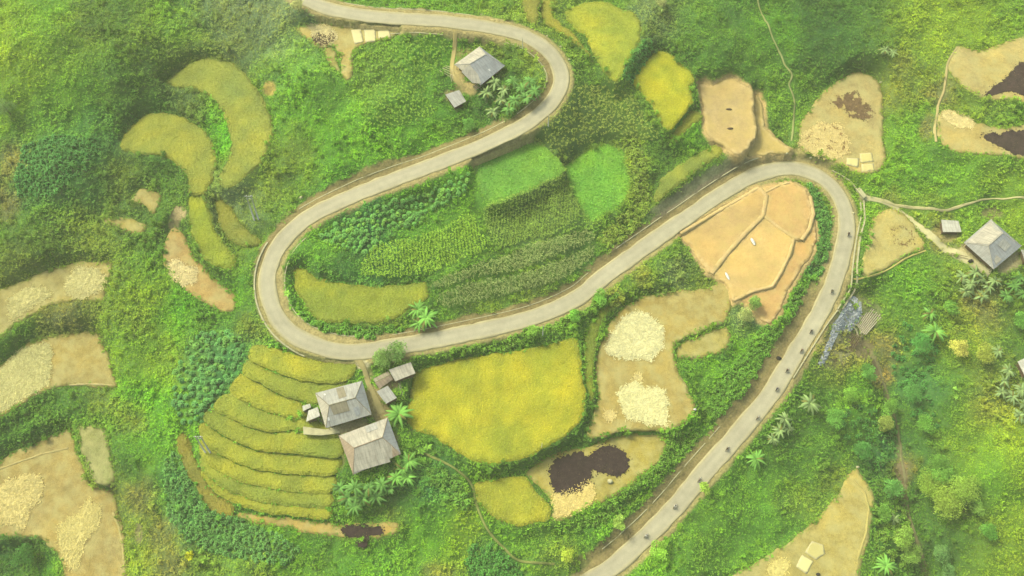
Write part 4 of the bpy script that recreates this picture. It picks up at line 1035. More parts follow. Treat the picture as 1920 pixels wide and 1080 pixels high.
CLU = [(B1, 190, 1.3, 'round blue green bush in the dense plantation inside the road loop', 'bushes planted inside the road loop', (104,170,96), .82),
       (B2, 106, 1.5, 'round blue green bush in the dense stand left of the stepped rice', 'bushes left of the stepped rice', (94,158,98), .95)]
nind = 0
for (poly, n, md, lab, grp, c, r0) in CLU:
    protos = []
    for sd, (sc, cc) in enumerate([(1, c), (.85, tuple(x * 1.08 for x in c)), (1.12, tuple(x * .94 for x in c)), (.95, (c[0] + 14, c[1] + 8, c[2] - 8))]):
        V, fs, C = bush_mesh('bush', r0 * sc, cc, 110, sd); protos.append(mesh_np('bush', V, fs, M['leaf'], C))
    S = poly_samples(poly, n, md, len(grp))
    for i, (x, y) in enumerate(S):
        if nind >= 296: break
        o = new_obj('bush', protos[i % 4]); o.location = (x, y, float(samp(H, np.array([x]), np.array([y]))[0]))
        o.rotation_euler = (0, 0, random.uniform(0, 6.28)); s_ = random.uniform(.62, 1.28); o.scale = (s_ * random.uniform(.85, 1.15), s_, s_ * random.uniform(.8, 1.3))
        tag(o, lab, 'bush', grp); nind += 1

    thin(poly, .08)
def stuff_bushes(name, label, poly, n, md, c, r0, seed, cat='bushes'):
    S = poly_samples(poly, n, md, seed); parts = []
    for i, (x, y) in enumerate(S):
        V, fs, C = PB[i % 3]
        a = random.uniform(0, 6.28); s_ = random.uniform(.75, 1.25) * r0 / .9
        R_ = np.array([[math.cos(a), -math.sin(a), 0], [math.sin(a), math.cos(a), 0], [0, 0, 1]])
        parts.append(((V @ R_.T) * s_ + np.array([x, y, float(samp(H, np.array([x]), np.array([y]))[0])]), fs, C * lin(c) / lin((84,150,82)) * random.uniform(.85, 1.2)))
    if not parts: return
    V, fs, C = join(parts)
    tag(new_obj(name, mesh_np(name, V, fs, M['leaf'], np.clip(C, .002, .9))), label, cat, kind='stuff'); thin(poly, .35)
PB = [bush_mesh('b', .9, (84,150,82), 60, 50 + i) for i in range(3)]
stuff_bushes('bush_thicket', 'dense mass of round green bushes below the foot of the stepped rice', B3, 330, 1.25, (98,158,92), .85, 3)
stuff_bushes('bush_thicket', 'round green bushes beside the footpath at the bottom edge', B4, 60, 1.3, (82,148,74), .9, 4)
stuff_bushes('bush_thicket', 'leafy green bushes between the footpath and the house shadow right of the banana grove', B5, 60, 1.3, (104,160,74), .9, 5)
stuff_bushes('bush_thicket', 'dense rows of small blue green bushes on the far left slope', B6, 420, 1.25, (86,152,88), .85, 6)
HEDGES = [([(1208,75),(1222,78),(1218,105),(1190,150),(1168,148),(1172,125),(1195,100)], 45, (88,156,84), 'hedge of green bushes between the two yellow fields near the top'),
 ([(1512,345),(1532,355),(1552,400),(1556,460),(1540,520),(1525,500),(1530,440),(1528,390)], 70, (90,150,78), 'line of bushes between the orange plot and the right hairpin'),
 ([(1470,560),(1520,520),(1530,560),(1490,620),(1440,680),(1400,740),(1340,790),(1320,770),(1360,700),(1420,630)], 150, (98,156,66), 'green shrubs on the bank between the straight road and the L shaped field'),
 ([(1250,820),(1300,800),(1310,820),(1250,880),(1180,930),(1130,980),(1060,1000),(1100,970),(1180,915),(1240,870)], 110, (104,158,66), 'green shrubs on the bank below the field with black patches'),
 ([(1168,262),(1200,262),(1215,330),(1212,400),(1195,440),(1140,460),(1120,450),(1160,410),(1192,380),(1190,320)], 90, (128,164,74), 'pale green shrubs along the right margin of the bean plots'),
 ([(1010,600),(1060,580),(1110,560),(1160,552),(1130,575),(1080,605),(1020,630),(960,650),(880,662),(830,668),(850,655),(940,640)], 90, (108,160,66), 'row of leafy shrubs between the lower road arm and the yellow field'),
 ([(620,640),(600,620),(565,590),(545,570),(540,545),(548,560),(575,600),(640,618),(740,612),(760,620),(740,632),(680,640)], 60, (96,156,66), 'leafy verge shrubs round the golden field inside the left hairpin'),
 ([(1640,940),(1700,960),(1720,1010),(1710,1060),(1650,1070),(1640,1010)], 45, (108,156,66), 'mixed shrubs beside the bottom right stubble field'),
 ([(1640,760),(1680,790),(1680,850),(1640,880),(1600,850),(1560,790),(1600,760)], 45, (78,140,72), 'dark shrubs on the left bank of the gully'),
 ([(1700,600),(1760,650),(1740,720),(1780,800),(1720,800),(1680,720),(1670,640)], 50, (74,140,74), 'dark green shrubs on the right bank of the gully')]
for i, (pl, n, c, lb) in enumerate(HEDGES): stuff_bushes('shrub_band', lb, pl, n, 1.2, c, .95, 20 + i, 'shrubs')
# ------------------------------------------------------------------ banana plants
def tube(P, R, n=7):
    P = np.asarray(P, float); R = np.asarray(R, float); V = []
    T = np.gradient(P, axis=0); T /= np.linalg.norm(T, axis=1)[:, None]
    for p, t, r_ in zip(P, T, R):
        a = np.cross(t, [0, 0, 1.0]) if abs(t[2]) < .9 else np.cross(t, [1.0, 0, 0]); a /= np.linalg.norm(a); b = np.cross(t, a)
        for j in range(n):
            th = 2 * math.pi * j / n; V.append(p + (a * math.cos(th) + b * math.sin(th)) * r_)
    q = np.array([[i * n + j, (i + 1) * n + j, (i + 1) * n + (j + 1) % n, i * n + (j + 1) % n] for i in range(len(P) - 1) for j in range(n)])
    V.append(P[0]); V.append(P[-1]); k = len(V)
    t1 = np.array([[k - 2, (j + 1) % n, j] for j in range(n)]); t2 = np.array([[k - 1, (len(P) - 1) * n + j, (len(P) - 1) * n + (j + 1) % n] for j in range(n)])
    return np.array(V), [q, np.concatenate([t1, t2])]
def banana_proto(seed, c, nl=13, hh=2.6, L=3.0):
    r = np.random.default_rng(seed); parts = []
    for i in range(nl):
        az = 2 * np.pi * (i * .382 + r.uniform(-.05, .05)); up = r.uniform(.35, 1.1); l = L * r.uniform(.7, 1.15)
        ca, sa = math.cos(az), math.sin(az); n = 7; rib = []
        for k in range(n):
            t = k / (n - 1)
            rad = l * (t * math.cos(up * (1 - .4 * t))); z = hh + l * (t * math.sin(up) - .75 * t * t)
            rib.append((rad, z))
        rib = np.array(rib); wd = .33 * np.array([.25, .8, 1, 1.05, .95, .7, .12]) * r.uniform(.85, 1.15)
        side = np.array([-sa, ca, 0]); ctr = np.stack([rib[:, 0] * ca, rib[:, 0] * sa, rib[:, 1]], -1)
        Lf = ctr + side * wd[:, None] - [0, 0, .0]; Rt = ctr - side * wd[:, None]
        Lf[:, 2] -= wd * .35; Rt[:, 2] -= wd * .35
        V = np.concatenate([Lf, ctr, Rt]); f = []
        for k in range(n - 1):
            f.append([k, k + 1, n + k + 1, n + k]); f.append([n + k, n + k + 1, 2 * n + k + 1, 2 * n + k])
        cc = lin(c) * r.uniform(1.15, 2.0)
        if r.random() < .07: cc = lin((128,142,84))
        C = np.concatenate([np.tile(cc, (n, 1)) * .9, np.tile(cc, (n, 1)) * 1.35, np.tile(cc, (n, 1))])
        parts.append((V, np.array(f), C))
    V, fs, C = join(parts)
    leafm = mesh_np('leaves', V, fs, M['leaf'], np.clip(C, 0, .9), True)
    Vs, fsx = tube([(0, 0, -.4), (.03, 0, hh * .5), (0, .02, hh + .1)], [.2, .16, .1])
    stm = mesh_np('stem', Vs, fsx, M['leaf'], np.tile(lin((80,120,70)), (len(Vs), 1)), True)
    return leafm, stm
BPRO = {}
for key, (c, nl, hh, L) in {'d': ((88,140,76), 16, 2.6, 3.6), 'p': ((118,152,108), 16, 2.4, 3.3), 'g': ((104,164,82), 18, 2.4, 4.0), 's': ((120,176,76), 7, 1.4, 1.7)}.items():
    BPRO[key] = [banana_proto(300 + ord(key) * 3 + i, c, nl, hh, L) for i in range(3)]
nb = 0
def banana(px, py, key, label, group, sc=1.0):
    global nb
    p = at_surf(px, py + 14 * sc, H)[0]
    o = bpy.data.objects.new('banana_plant', None); col.objects.link(o); o.location = p
    o.empty_display_size = .3
    s_ = sc * random.uniform(.9, 1.12); o.scale = (s_, s_, s_); o.rotation_euler = (0, 0, random.uniform(0, 6.28))
    lm, sm = BPRO[key][nb % 3]; nb += 1
    new_obj('leaves', lm, o); new_obj('stem', sm, o)
    tag(o, label, 'banana plant', group)
for (px, py) in [(928,150),(945,163),(962,148),(978,162),(993,150),(940,182),(965,185),(986,180),(925,205),(1002,168),(955,200),(912,170)]:
    banana(px, py, 'd' if px > 950 else 'p', 'banana plant in the grove beside the house inside the top bend', 'banana grove in the top bend', .9)
for (px, py) in [(640,905),(655,925),(668,905),(682,925),(694,905),(708,922),(718,900),(732,905),(744,886),(756,870),(768,856),(765,885),(668,940)]:
    banana(px, py, 'd' if px < 740 else 'g', 'banana plant in the row wrapping the lower edge of the lower farmhouse', 'banana plants below the lower farmhouse', .9)
banana(785,572,'g','banana plant of the clump at the right end of the golden field in the loop','banana clump by the golden field'); banana(800,588,'g','banana plant of the clump at the right end of the golden field in the loop','banana clump by the golden field',1.05); banana(788,600,'g','banana plant of the clump at the right end of the golden field in the loop','banana clump by the golden field',.85)
banana(750,766,'g','single large banana plant between the small sheds and the big yellow field',None,1.15)
banana(803,826,'s','light green banana plant at the lower left corner of the big yellow field','young banana plants by the big yellow field'); banana(790,838,'s','light green banana plant at the lower left corner of the big yellow field','young banana plants by the big yellow field',.8)
banana(541,540,'s','small bright banana plant on the inner verge of the left hairpin',None,1.0)
banana(1655,90,'p','grey green banana plant alone on the dark slope above the tall rounded field','pair on the dark upper slope',.8); banana(1670,94,'p','grey green banana plant alone on the dark slope above the tall rounded field','pair on the dark upper slope',.8)
for (px, py) in [(1798,512),(1815,525),(1832,515),(1848,530),(1806,540),(1836,548),(1860,520),(1822,505)]:
    banana(px, py, 'p', 'banana plant in the grove just below the grey roofed house on the right', 'banana grove below the right house', .85)
for (px, py) in [(1895,530),(1912,545),(1880,548),(1905,515)]:
    banana(px, py, 'd', 'banana plant by the right picture edge, right of the grove below the house', 'banana plants at the right edge under the house', .85)
for (px, py) in [(1866,650),(1884,686),(1872,726),(1892,735),(1908,722),(1915,750),(1905,770),(1876,706)]:
    banana(px, py, 'p', 'greyish banana plant near the right picture edge beside the pale roof corner', 'banana plants round the pale roof corner', .9)
banana(1739,582,'g','upper one of two star shaped banana plants on the slope right of the gully',None,.8); banana(1747,614,'g','lower one of two star shaped banana plants on the slope right of the gully',None,1.0)
banana(1753,545,'s','tiny bright banana plant on the slope below the triangular plot',None,.6)
banana(1790,722,'s','small banana plant, upper of a pair on the open slope at the right','small pair on the right slope',.6); banana(1791,740,'s','small banana plant, lower of a pair on the open slope at the right',None,.55)
banana(1513,745,'p','large pale banana plant at the lower end of the long pale wall beside the road',None,1.15)
for (px, py) in [(1468,778),(1458,800),(1446,815),(1475,795)]:
    banana(px, py, 'p', 'banana plant in the row on the outer verge of the straight road', 'banana row on the outer verge', .8)
banana(1414,850,'g','banana plant lowest down on the outer verge of the straight road',None,1.0)
banana(1655,1050,'g','small banana plant among shrubs beside the bottom right stubble field',None,.9); banana(1672,965,'p','small banana plant near the tip of the bottom right stubble field',None,.7)

# ------------------------------------------------------------------ trees
def tree(px, py, label, c, h=5.5, R=2.6, n=1100, seed=0, lobes=6, name='tree', cat='tree', group=None, droop=.3, sc=(1, 1)):
    r = np.random.default_rng(seed + 900)
    p = at_surf(px, py, H)[0]
    o = bpy.data.objects.new(name, None); col.objects.link(o); o.location = p; tag(o, label, cat, group)
    tr = [tube([(0, 0, -.5), (.1, .05, h * .35), (.05, .1, h * .75)], [.2, .15, .07])]
    tr = [(V, f, np.tile(lin((112,96,72)), (len(V), 1))) for V, f in tr]
    parts = []
    for i in range(lobes):
        a = 2 * np.pi * i / lobes + r.uniform(-.3, .3); d = R * r.uniform(.3, .75) * (i > 0)
        c3 = np.array([math.cos(a) * d * sc[0], math.sin(a) * d * sc[1], h * r.uniform(.62, .95)])
        V, f = tube([(0, 0, h * .3), tuple(c3 * .6 + np.array([0, 0, h * .12])), tuple(c3)], [.1, .07, .03], 5)
        tr.append((V, f, np.tile(lin((112,96,72)), (len(V), 1))))
        k = n // lobes; rr = R * r.uniform(.35, .62)
        nrm = r.normal(0, 1, (k, 3)); nrm /= np.linalg.norm(nrm, axis=1)[:, None]; nrm[:, 2] = np.where(nrm[:, 2] < -.3, -nrm[:, 2], nrm[:, 2])
        B = c3 + nrm * rr * r.uniform(.45, 1.1, (k, 1)) * np.array([1.15, 1.15, .8])
        tg = r.normal(0, 1, (k, 3)); tg -= nrm * np.sum(tg * nrm, 1)[:, None]; dv = tg / np.linalg.norm(tg, axis=1)[:, None] + nrm * r.uniform(0, .9, (k, 1)); dv /= np.linalg.norm(dv, axis=1)[:, None]
        tone = r.uniform(.8, 1.25)
        parts.append(leaves(B, dv, r.uniform(.35, .75, k), .13, lin(c) * 2.2 * tone * r.uniform(.7, 1.4, (k, 1)), droop))
    V, fs, C = join(parts); new_obj('crown', mesh_np('crown', V, fs, M['leaf'], np.clip(C, .002, .9)), o)
    V, fs, C = join(tr); new_obj('trunk', mesh_np('trunk', V, fs, M['leaf'], C, True), o)
YG = (116,154,66)
tree(1735,915,'yellow green bamboo tree, upper left of the clump over the gully',YG,7.5,4.4,2400,1,11)
tree(1760,948,'yellow green bamboo tree, lower middle of the clump over the gully',(122,156,70),7.5,4.6,2600,2,12)
tree(1795,925,'yellow green bamboo tree, right side of the clump over the gully',(112,150,66),7,4.2,2200,3,11)
tree(1750,885,'darker green tree behind the yellow green clump over the gully',(90,142,64),6.5,4,2000,4,9)
tree(1822,955,'small green tree right of the yellow green clump',(104,148,74),4.5,2.0,700,5,5)
tree(1685,1015,'leafy tree beside the bottom right stubble field, upper one',(112,152,72),5.5,3.0,1300,6,7)
tree(1700,1045,'leafy tree beside the bottom right stubble field, lower one',(104,146,72),5,2.6,1100,7,6)
tree(1757,1040,'rounded grey green tree at the bottom right of the gully',(88,134,84),5,2.6,1200,8,6)
tree(1770,1075,'grey green tree cut by the bottom edge right of the gully',(84,130,80),5,2.4,900,9,5)
tree(722,680,'leafy grey green tree against the roadside shed, left one of two',(104,144,84),4.2,2.9,1300,10,8)
tree(748,668,'leafy grey green tree between the roadside shed and the road, right one of two',(100,142,84),4.4,3.0,1300,11,8)
tree(1790,660,'pale flowering yellow green tree on the slope right of the gully',(166,176,100),4.5,2.6,1100,12,6)
tree(1835,672,'yellow green tree left of the greyish banana plants',(138,160,74),5,2.8,1200,13,6)
tree(1720,655,'dark green leafy tree on the right bank of the gully',(76,142,74),5.5,3.0,1300,14,6)
tree(1662,770,'green tree on the left bank of the gully',(100,152,70),5,2.5,1000,15,6)
tree(1655,800,'olive tree just below the green one on the left bank of the gully',(120,146,78),4.5,2.3,900,16,5)
tree(1395,600,'pale grey green tree between the small oval plot and the orange plot',(134,156,106),4.5,2.4,1000,17,6)
tree(1412,575,'mid green tree touching the lowest orange level',(104,146,78),4,2.0,800,18,5)
tree(1610,850,'round dark green tree above the bottom right stubble field',(78,140,74),5,2.8,1200,19,6)
tree(1235,1035,'light green roadside tree on the outer verge near the bottom edge',(120,172,70),4,2.3,900,20,6)
tree(1160,985,'pale feathery tree on the bank left of the straight road',(126,164,84),4,1.9,700,21,5)
tree(1320,918,'small yellow green roadside tree on the outer verge of the straight road',(122,160,70),3.2,1.6,500,22,5)
tree(1065,1045,'yellow green bush tree at the bottom where the footpath meets the bank',(146,174,70),3.2,1.7,600,23,5)
tree(358,1043,'small round bright yellow shrub alone on the dry slope at the bottom left',(190,205,50),1.7,1.1,260,24,4,'shrub','shrub')
tree(1000,625,'leafy green roadside tree on the lower verge, left one',(112,160,74),3.2,1.7,600,25,5)
tree(1078,598,'bright green roadside tree on the lower verge, right one',(104,168,72),3.4,1.9,700,26,5)
tree(1125,566,'wide green roadside tree above the upper end of the thin rice strip',(104,162,72),3.6,2.2,800,27,5)
tree(880,245,'dark green tree below the bananas inside the top bend',(92,146,74),4,2.2,800,28,5)
tree(1240,15,'pale grey green bush tree beside the upper yellow field at the top edge',(140,158,112),3.5,2.2,800,29,5)
tree(60,1045,'dark green tree in the gully at the bottom left corner',(66,118,58),5,3.2,1200,30,6)
tree(20,215,'grey green tree at the left picture edge',(96,132,84),5,2.8,1100,31,6)
tree(560,20,'pale grey tree beside the top road where it leaves the picture',(150,164,122),3.5,2.2,800,32,5)
for i_, (x_, y_, c_, hh_, rr_, lb_) in enumerate([
 (1622,705,(84,140,70),4.5,2.3,'dark green tree at the head of the gully below the timber poles'),
 (1590,745,(104,156,66),4,2.4,'bright green low tree between the large pale banana and the gully'),
 (1560,790,(88,144,70),4.5,2.6,'mid green tree on the slope below the large pale banana'),
 (1705,745,(76,134,72),5,2.8,'dark tree on the right bank halfway down the gully'),
 (1725,800,(92,148,66),5,2.7,'green tree right of the gully, above the big feathery clump'),
 (1668,920,(82,138,74),5,2.6,'dark green tree between the stubble tip and the gully'),
 (1650,965,(98,150,70),4.5,2.3,'green tree on the rim right of the bottom right stubble field'),
 (1845,1000,(84,142,62),4.5,2.4,'dark green tree low on the slope right of the grey green tree'),
 (1905,610,(88,144,68),4.5,2.5,'green tree at the right picture edge above the pale roof corner'),
 (1775,585,(96,150,68),4,2.1,'green tree right of the upper star shaped banana')]):
    tree(x_, y_, lb_, c_, hh_, rr_, 1200, 60 + i_, 7)
# ------------------------------------------------------------------ houses and sheds
R_ = {}
def roofm(name, c, **k):
    if name not in R_: R_[name] = mat_roof(name, c, **k)
    return R_[name]
roofm('fibre_cement', (206,198,174)); roofm('grey_cement', (192,190,176)); roofm('blue_grey_sheet', (178,180,176), dirt=(160,156,144)); roofm('brown_sheet', (186,164,134)); roofm('mossy_sheet', (164,154,124), dirt=(120,112,76)); roofm('pale_tin', (222,218,196), dirt=(170,160,130), amt=.4)
def roof_slab(poly, th, mat, parent, label=None, name='roof_panel', uvdir=None):
    """flat sloping panel with thickness; UV u runs along the eave (first edge)"""
    P = np.array(poly, float)
    n = np.cross(P[1] - P[0], P[2] - P[0]); n /= np.linalg.norm(n)
    if n[2] < 0: P = P[::-1]; n = -n
    e = (P[1] - P[0]) if uvdir is None else np.array(uvdir, float); e = e - n * e.dot(n); e /= np.linalg.norm(e); g = np.cross(n, e)
    k = len(P); V = np.concatenate([P, P - n * th])
    fs = [np.array([list(range(k))]), np.array([list(range(2 * k - 1, k - 1, -1))]), np.array([[i + k, (i + 1) % k + k, (i + 1) % k, i] for i in range(k)])]
    uv = np.stack([(V - P[0]) @ e, (V - P[0]) @ g], -1)
    o = new_obj(name, mesh_np(name, V, fs, mat, uv=uv), parent)
    if label: o['label'] = label
    return o
def ridge_cap(a, b, parent, mat, w=.18, name='ridge_cap'):
    a = np.array(a, float); b = np.array(b, float); V, f = tube([a, (a + b) / 2, b], [w, w, w], 6)
    return new_obj(name, mesh_np(name, V, f, mat, uv=V[:, :2]), parent)
def house(name, label, cat, eaves, ridge, zg, he, hr, mats, capm, wallm='wall', inset=.9):
    """eaves: 4 px corners, clockwise seen from above starting at the left end of the upper slope; ridge: px of the two ridge ends (r0 near corners 0/3, r1 near 1/2)"""
    z0 = zg if zg is not None else None
    c = np.mean(eaves, 0); g = at_surf(c[0], c[1], H, he)[0]; z0 = g[2]
    E = [ray(x, y, z0 + he) for x, y in eaves]; Rg = [ray(x, y, z0 + hr) for x, y in ridge]
    org = np.mean(E, 0); org = np.array([org[0], org[1], z0])
    root = bpy.data.objects.new(name, None); col.objects.link(root); root.location = org; tag(root, label, cat)
    L = lambda p, dz=0: tuple(np.array(p) - org + np.array([0, 0, dz]))
    E = [L(e) for e in E]; Rg = [L(e) for e in Rg]
    roof_slab([E[0], E[1], Rg[1], Rg[0]], .09, R_[mats[0]], root)
    roof_slab([E[1], E[2], Rg[1]], .09, R_[mats[1]], root, uvdir=np.subtract(E[2], E[1]))
    roof_slab([E[2], E[3], Rg[0], Rg[1]], .09, R_[mats[2]], root)
    roof_slab([E[3], E[0], Rg[0]], .09, R_[mats[3]], root, uvdir=np.subtract(E[0], E[3]))
    ridge_cap(Rg[0], Rg[1], root, R_[capm], .17)
    for i, k in ((0, 0), (1, 1), (2, 1), (3, 0)): ridge_cap(E[i], Rg[k], root, R_[capm], .10, 'hip_cap')
    ce = np.mean(E, 0)
    W = [np.array(e) + (ce - np.array(e)) * inset * 1.6 / np.linalg.norm((ce - np.array(e))[:2]) for e in E]
    W2 = np.array([[w_[0], w_[1], 0] for w_ in W])
    wl = new_obj('wall', box_mesh('wall', W2, -.6, he - .12, M[wallm]), root)
    # door and windows on the lower (camera facing) wall, posts under the eaves
    A, B = W2[3], W2[2]; d = (B - A); ln = np.linalg.norm(d); d /= ln; nrm = np.array([d[1], -d[0], 0])
    if nrm.dot(A - np.mean(W2, 0)) < 0: nrm = -nrm
    for t, w2, zb, zt, nm in ((.5, .5, .05, 2.0, 'door'), (.22, .45, 1.0, 1.9, 'window'), (.78, .45, 1.0, 1.9, 'window')):
        m = A + d * ln * t; q = [m - d * w2 - nrm * .03, m + d * w2 - nrm * .03, m + d * w2 + nrm * .06, m - d * w2 + nrm * .06]
        if zt < he - .2: new_obj(nm, box_mesh(nm, q, zb, zt, M['dark'] if nm == 'window' else M['wood']), root)
    for e in E:
        p = np.array(e) + (ce - np.array(e)) * .09
        V, f = tube([(p[0], p[1], -.6), (p[0], p[1], he * .5), (p[0], p[1], he - .15)], [.09, .09, .09], 6)
        new_obj('post', mesh_np('post', V, f, M['wood']), root)
    return root, E, Rg, org
def shed(name, label, corners, hts, mat, wall=True, h=None, name_roof='roof'):
    c = np.mean(corners, 0); g = at_surf(c[0], c[1], H, np.mean(hts))[0]; z0 = g[2]
    E = np.array([ray(x, y, z0 + hh) for (x, y), hh in zip(corners, hts)])
    # make planar
    E[3, 2] = E[0, 2] + E[2, 2] - E[1, 2] if abs(E[0, 2] + E[2, 2] - E[1, 2] - E[3, 2]) < .6 else E[3, 2]
    org = np.array([*E.mean(0)[:2], z0]); root = bpy.data.objects.new(name, None); col.objects.link(root); root.location = org; tag(root, label, 'shed')
    E = E - org
    roof_slab(E, .07, R_[mat], root, name=name_roof)
    ce = E.mean(0)
    W2 = np.array([[*(e + (ce - e) * .16)[:2], 0] for e in E])
    if wall: 
        o = new_obj('wall', box_mesh('wall', W2, -.6, np.array([e[2] - .16 for e in E]), M['wall']), root)
    for e in E:
        p = e + (ce - e) * .08
        V, f = tube([(p[0], p[1], -.6), (p[0], p[1], e[2] * .5), (p[0], p[1], e[2] - .1)], [.07, .07, .07], 6)
        new_obj('post', mesh_np('post', V, f, M['wood']), root)
    return root, E, org
# upper house in the top bend
rt_, E, Rg, og = house('farmhouse', 'beige and grey hip roofed farmhouse inside the top bend of the road', 'house', [(852,121),(899,87),(947,123),(901,160)], [(881,120),(911,102)], None, 2.7, 5.0, ['fibre_cement','blue_grey_sheet','blue_grey_sheet','fibre_cement'], 'grey_cement')
z = og[2]
def on_plane(P3, px, py, lift=.06):
    """point of the plane through three world points seen at a pixel"""
    P3 = [np.array(p) for p in P3]; n = np.cross(P3[1] - P3[0], P3[2] - P3[0]); n /= np.linalg.norm(n)
    if n[2] < 0: n = -n
    d = ray(px, py, 0.0) - CAMP; t = n.dot(P3[0] - CAMP) / n.dot(d); return CAMP + d * t + n * lift
def patch(root, E, idx, org, px, mat, lift, name='roof_sheet', label=None):
    pl = [np.array(E[i]) + org for i in idx] if not isinstance(idx, list) or not isinstance(idx[0], np.ndarray) else idx
    Q = [on_plane(pl, x, y, lift) - org for x, y in px]
    roof_slab(Q, .05, mat, root, label, name)
pl = [np.array(E[2]) + og, np.array(E[3]) + og, np.array(Rg[0]) + og]
patch(rt_, None, pl, og, [(905.5,117),(908,116),(920,132.5),(917.5,133.5)], M['steel'], .10, 'skylight', 'thin white skylight strip')
patch(rt_, None, pl, og, [(865,135),(880,122),(896,139),(902,157),(886,156)], R_['fibre_cement'], .12, 'roof_sheet', 'pale beige overlapping roof sheet')
shed('shed', 'small grey square roofed shed below left of the house in the top bend', [(835,177),(861,169),(874,190),(852,202)], [2.4,2.6,2.3,2.1], 'grey_cement')
# pair of farmhouses
rt_, E, Rg, og = house('farmhouse', 'large grey sheet roofed farmhouse, upper one of the pair at the centre left', 'house', [(591,737),(679,714),(697,777),(611,803)], [(617,760),(666,746)], None, 2.9, 5.2, ['grey_cement','blue_grey_sheet','grey_cement','fibre_cement'], 'mossy_sheet')
pl = [np.array(E[2]) + og, np.array(E[3]) + og, np.array(Rg[0]) + og]
patch(rt_, None, pl, og, [(618,761),(650,752),(656,770),(626,778)], R_['mossy_sheet'], .11, 'roof_sheet', 'rust streaked roof sheet')
pl0 = [np.array(E[0]) + og, np.array(E[1]) + og, np.array(Rg[0]) + og]
patch(rt_, None, pl0, og, [(630,729),(644,725),(650,743),(636,748)], R_['mossy_sheet'], .10)
patch(rt_, None, pl, og, [(662,765),(672,761),(677,776),(668,780)], R_['blue_grey_sheet'], .10)
patch(rt_, None, pl0, og, [(607,739),(610,738),(611,741),(608,742)], M['steel'], .12, 'vent_cover')
patch(rt_, None, pl, og, [(614,783),(617,782),(619,788),(615,789)], M['steel'], .14, 'vent_cover')
rt_, E, Rg, og = house('farmhouse', 'beige sheet roofed farmhouse, lower one of the pair, bananas along its lower side', 'house', [(635,817),(727,783),(752,851),(662,890)], [(664,840),(717,820)], None, 2.7, 5.0, ['fibre_cement','blue_grey_sheet','fibre_cement','brown_sheet'], 'brown_sheet')
pl = [np.array(E[2]) + og, np.array(E[3]) + og, np.array(Rg[0]) + og]
patch(rt_, None, pl, og, [(668,840),(717,822),(732,866),(663,886)], R_['fibre_cement'], .14, 'roof_sheet', 'large pale overlapping roof sheet')
pl = [np.array(E[1]) + og, np.array(E[2]) + og, np.array(Rg[1]) + og]
patch(rt_, None, pl, og, [(735,838),(746,848),(749,852),(736,858)], R_['brown_sheet'], .10)
pl = [np.array(E[0]) + og, np.array(E[1]) + og, np.array(Rg[0]) + og]
patch(rt_, None, pl, og, [(684,800),(706,792),(709,804),(688,812)], R_['grey_cement'], .10)
shed('shed', 'lean-to with pale purplish sheet roof against the left side of the upper farmhouse', [(578,770),(596,763),(600,780),(574,791)], [2.2,2.6,2.5,2.0], 'pale_tin')
shed('shed', 'tiny pale roofed lean-to above the larger one left of the upper farmhouse', [(567,761),(581,757),(583,764),(568,771)], [2.0,2.2,2.1,1.9], 'pale_tin')
shed('shed', 'rectangular brownish grey roofed shed nearest the road, under two trees', [(729,693),(770,679),(779,700),(741,715)], [3.0,3.1,2.6,2.5], 'fibre_cement')
shed('shed', 'small brown roofed shed joining the roadside shed on its left, lower slope', [(703,718),(732,703),(737,711),(712,729)], [2.7,2.8,2.1,2.1], 'brown_sheet', False)
shed('shed', 'narrow mossy upper slope of roof just left of the roadside shed', [(700,710),(727,696),(732,702),(703,717)], [2.1,2.1,2.6,2.6], 'mossy_sheet', False)
shed('shed', 'small square grey roofed shed between the farmhouses and the single big banana plant', [(706,734),(727,723),(744,746),(724,757)], [2.3,2.5,2.2,2.1], 'grey_cement')
rt_, E, Rg, og = house('farmhouse', 'grey hip roofed farmhouse at the right edge, end of the pale lane', 'house', [(1807,455),(1858,411),(1916,461),(1863,505)], [(1853,461),(1880,437)], None, 2.8, 5.2, ['grey_cement','blue_grey_sheet','blue_grey_sheet','grey_cement'], 'fibre_cement')
pl = [np.array(E[0]) + og, np.array(E[1]) + og, np.array(Rg[0]) + og]
patch(rt_, None, pl, og, [(1813,455),(1858,415),(1865,430),(1878,436),(1854,459)], R_['fibre_cement'], .12, 'roof_sheet', 'pale beige overlapping roof sheet')
pl = [np.array(E[2]) + og, np.array(E[3]) + og, np.array(Rg[0]) + og]
patch(rt_, None, pl, og, [(1882,447),(1896,460),(1884,472),(1870,459)], R_['grey_cement'], .10)
patch(rt_, None, pl, og, [(1868,478),(1878,486),(1868,496),(1864,488)], R_['fibre_cement'], .10)
shed('shed', 'small striped tin roofed shed beside the pale lane, left of the right house', [(1765,412),(1797,414),(1803,435),(1768,435)], [2.5,2.5,2.2,2.2], 'pale_tin')
shed('shed', 'grey roofed shed cut by the right picture edge below the right house', [(1914,468),(1940,470),(1940,496),(1922,490)], [2.4,2.4,2.2,2.2], 'grey_cement')
shed('shed', 'white roofed shed cut by the right picture edge among greyish banana plants', [(1908,678),(1935,664),(1950,700),(1922,706)], [2.4,2.6,2.5,2.3], 'pale_tin')

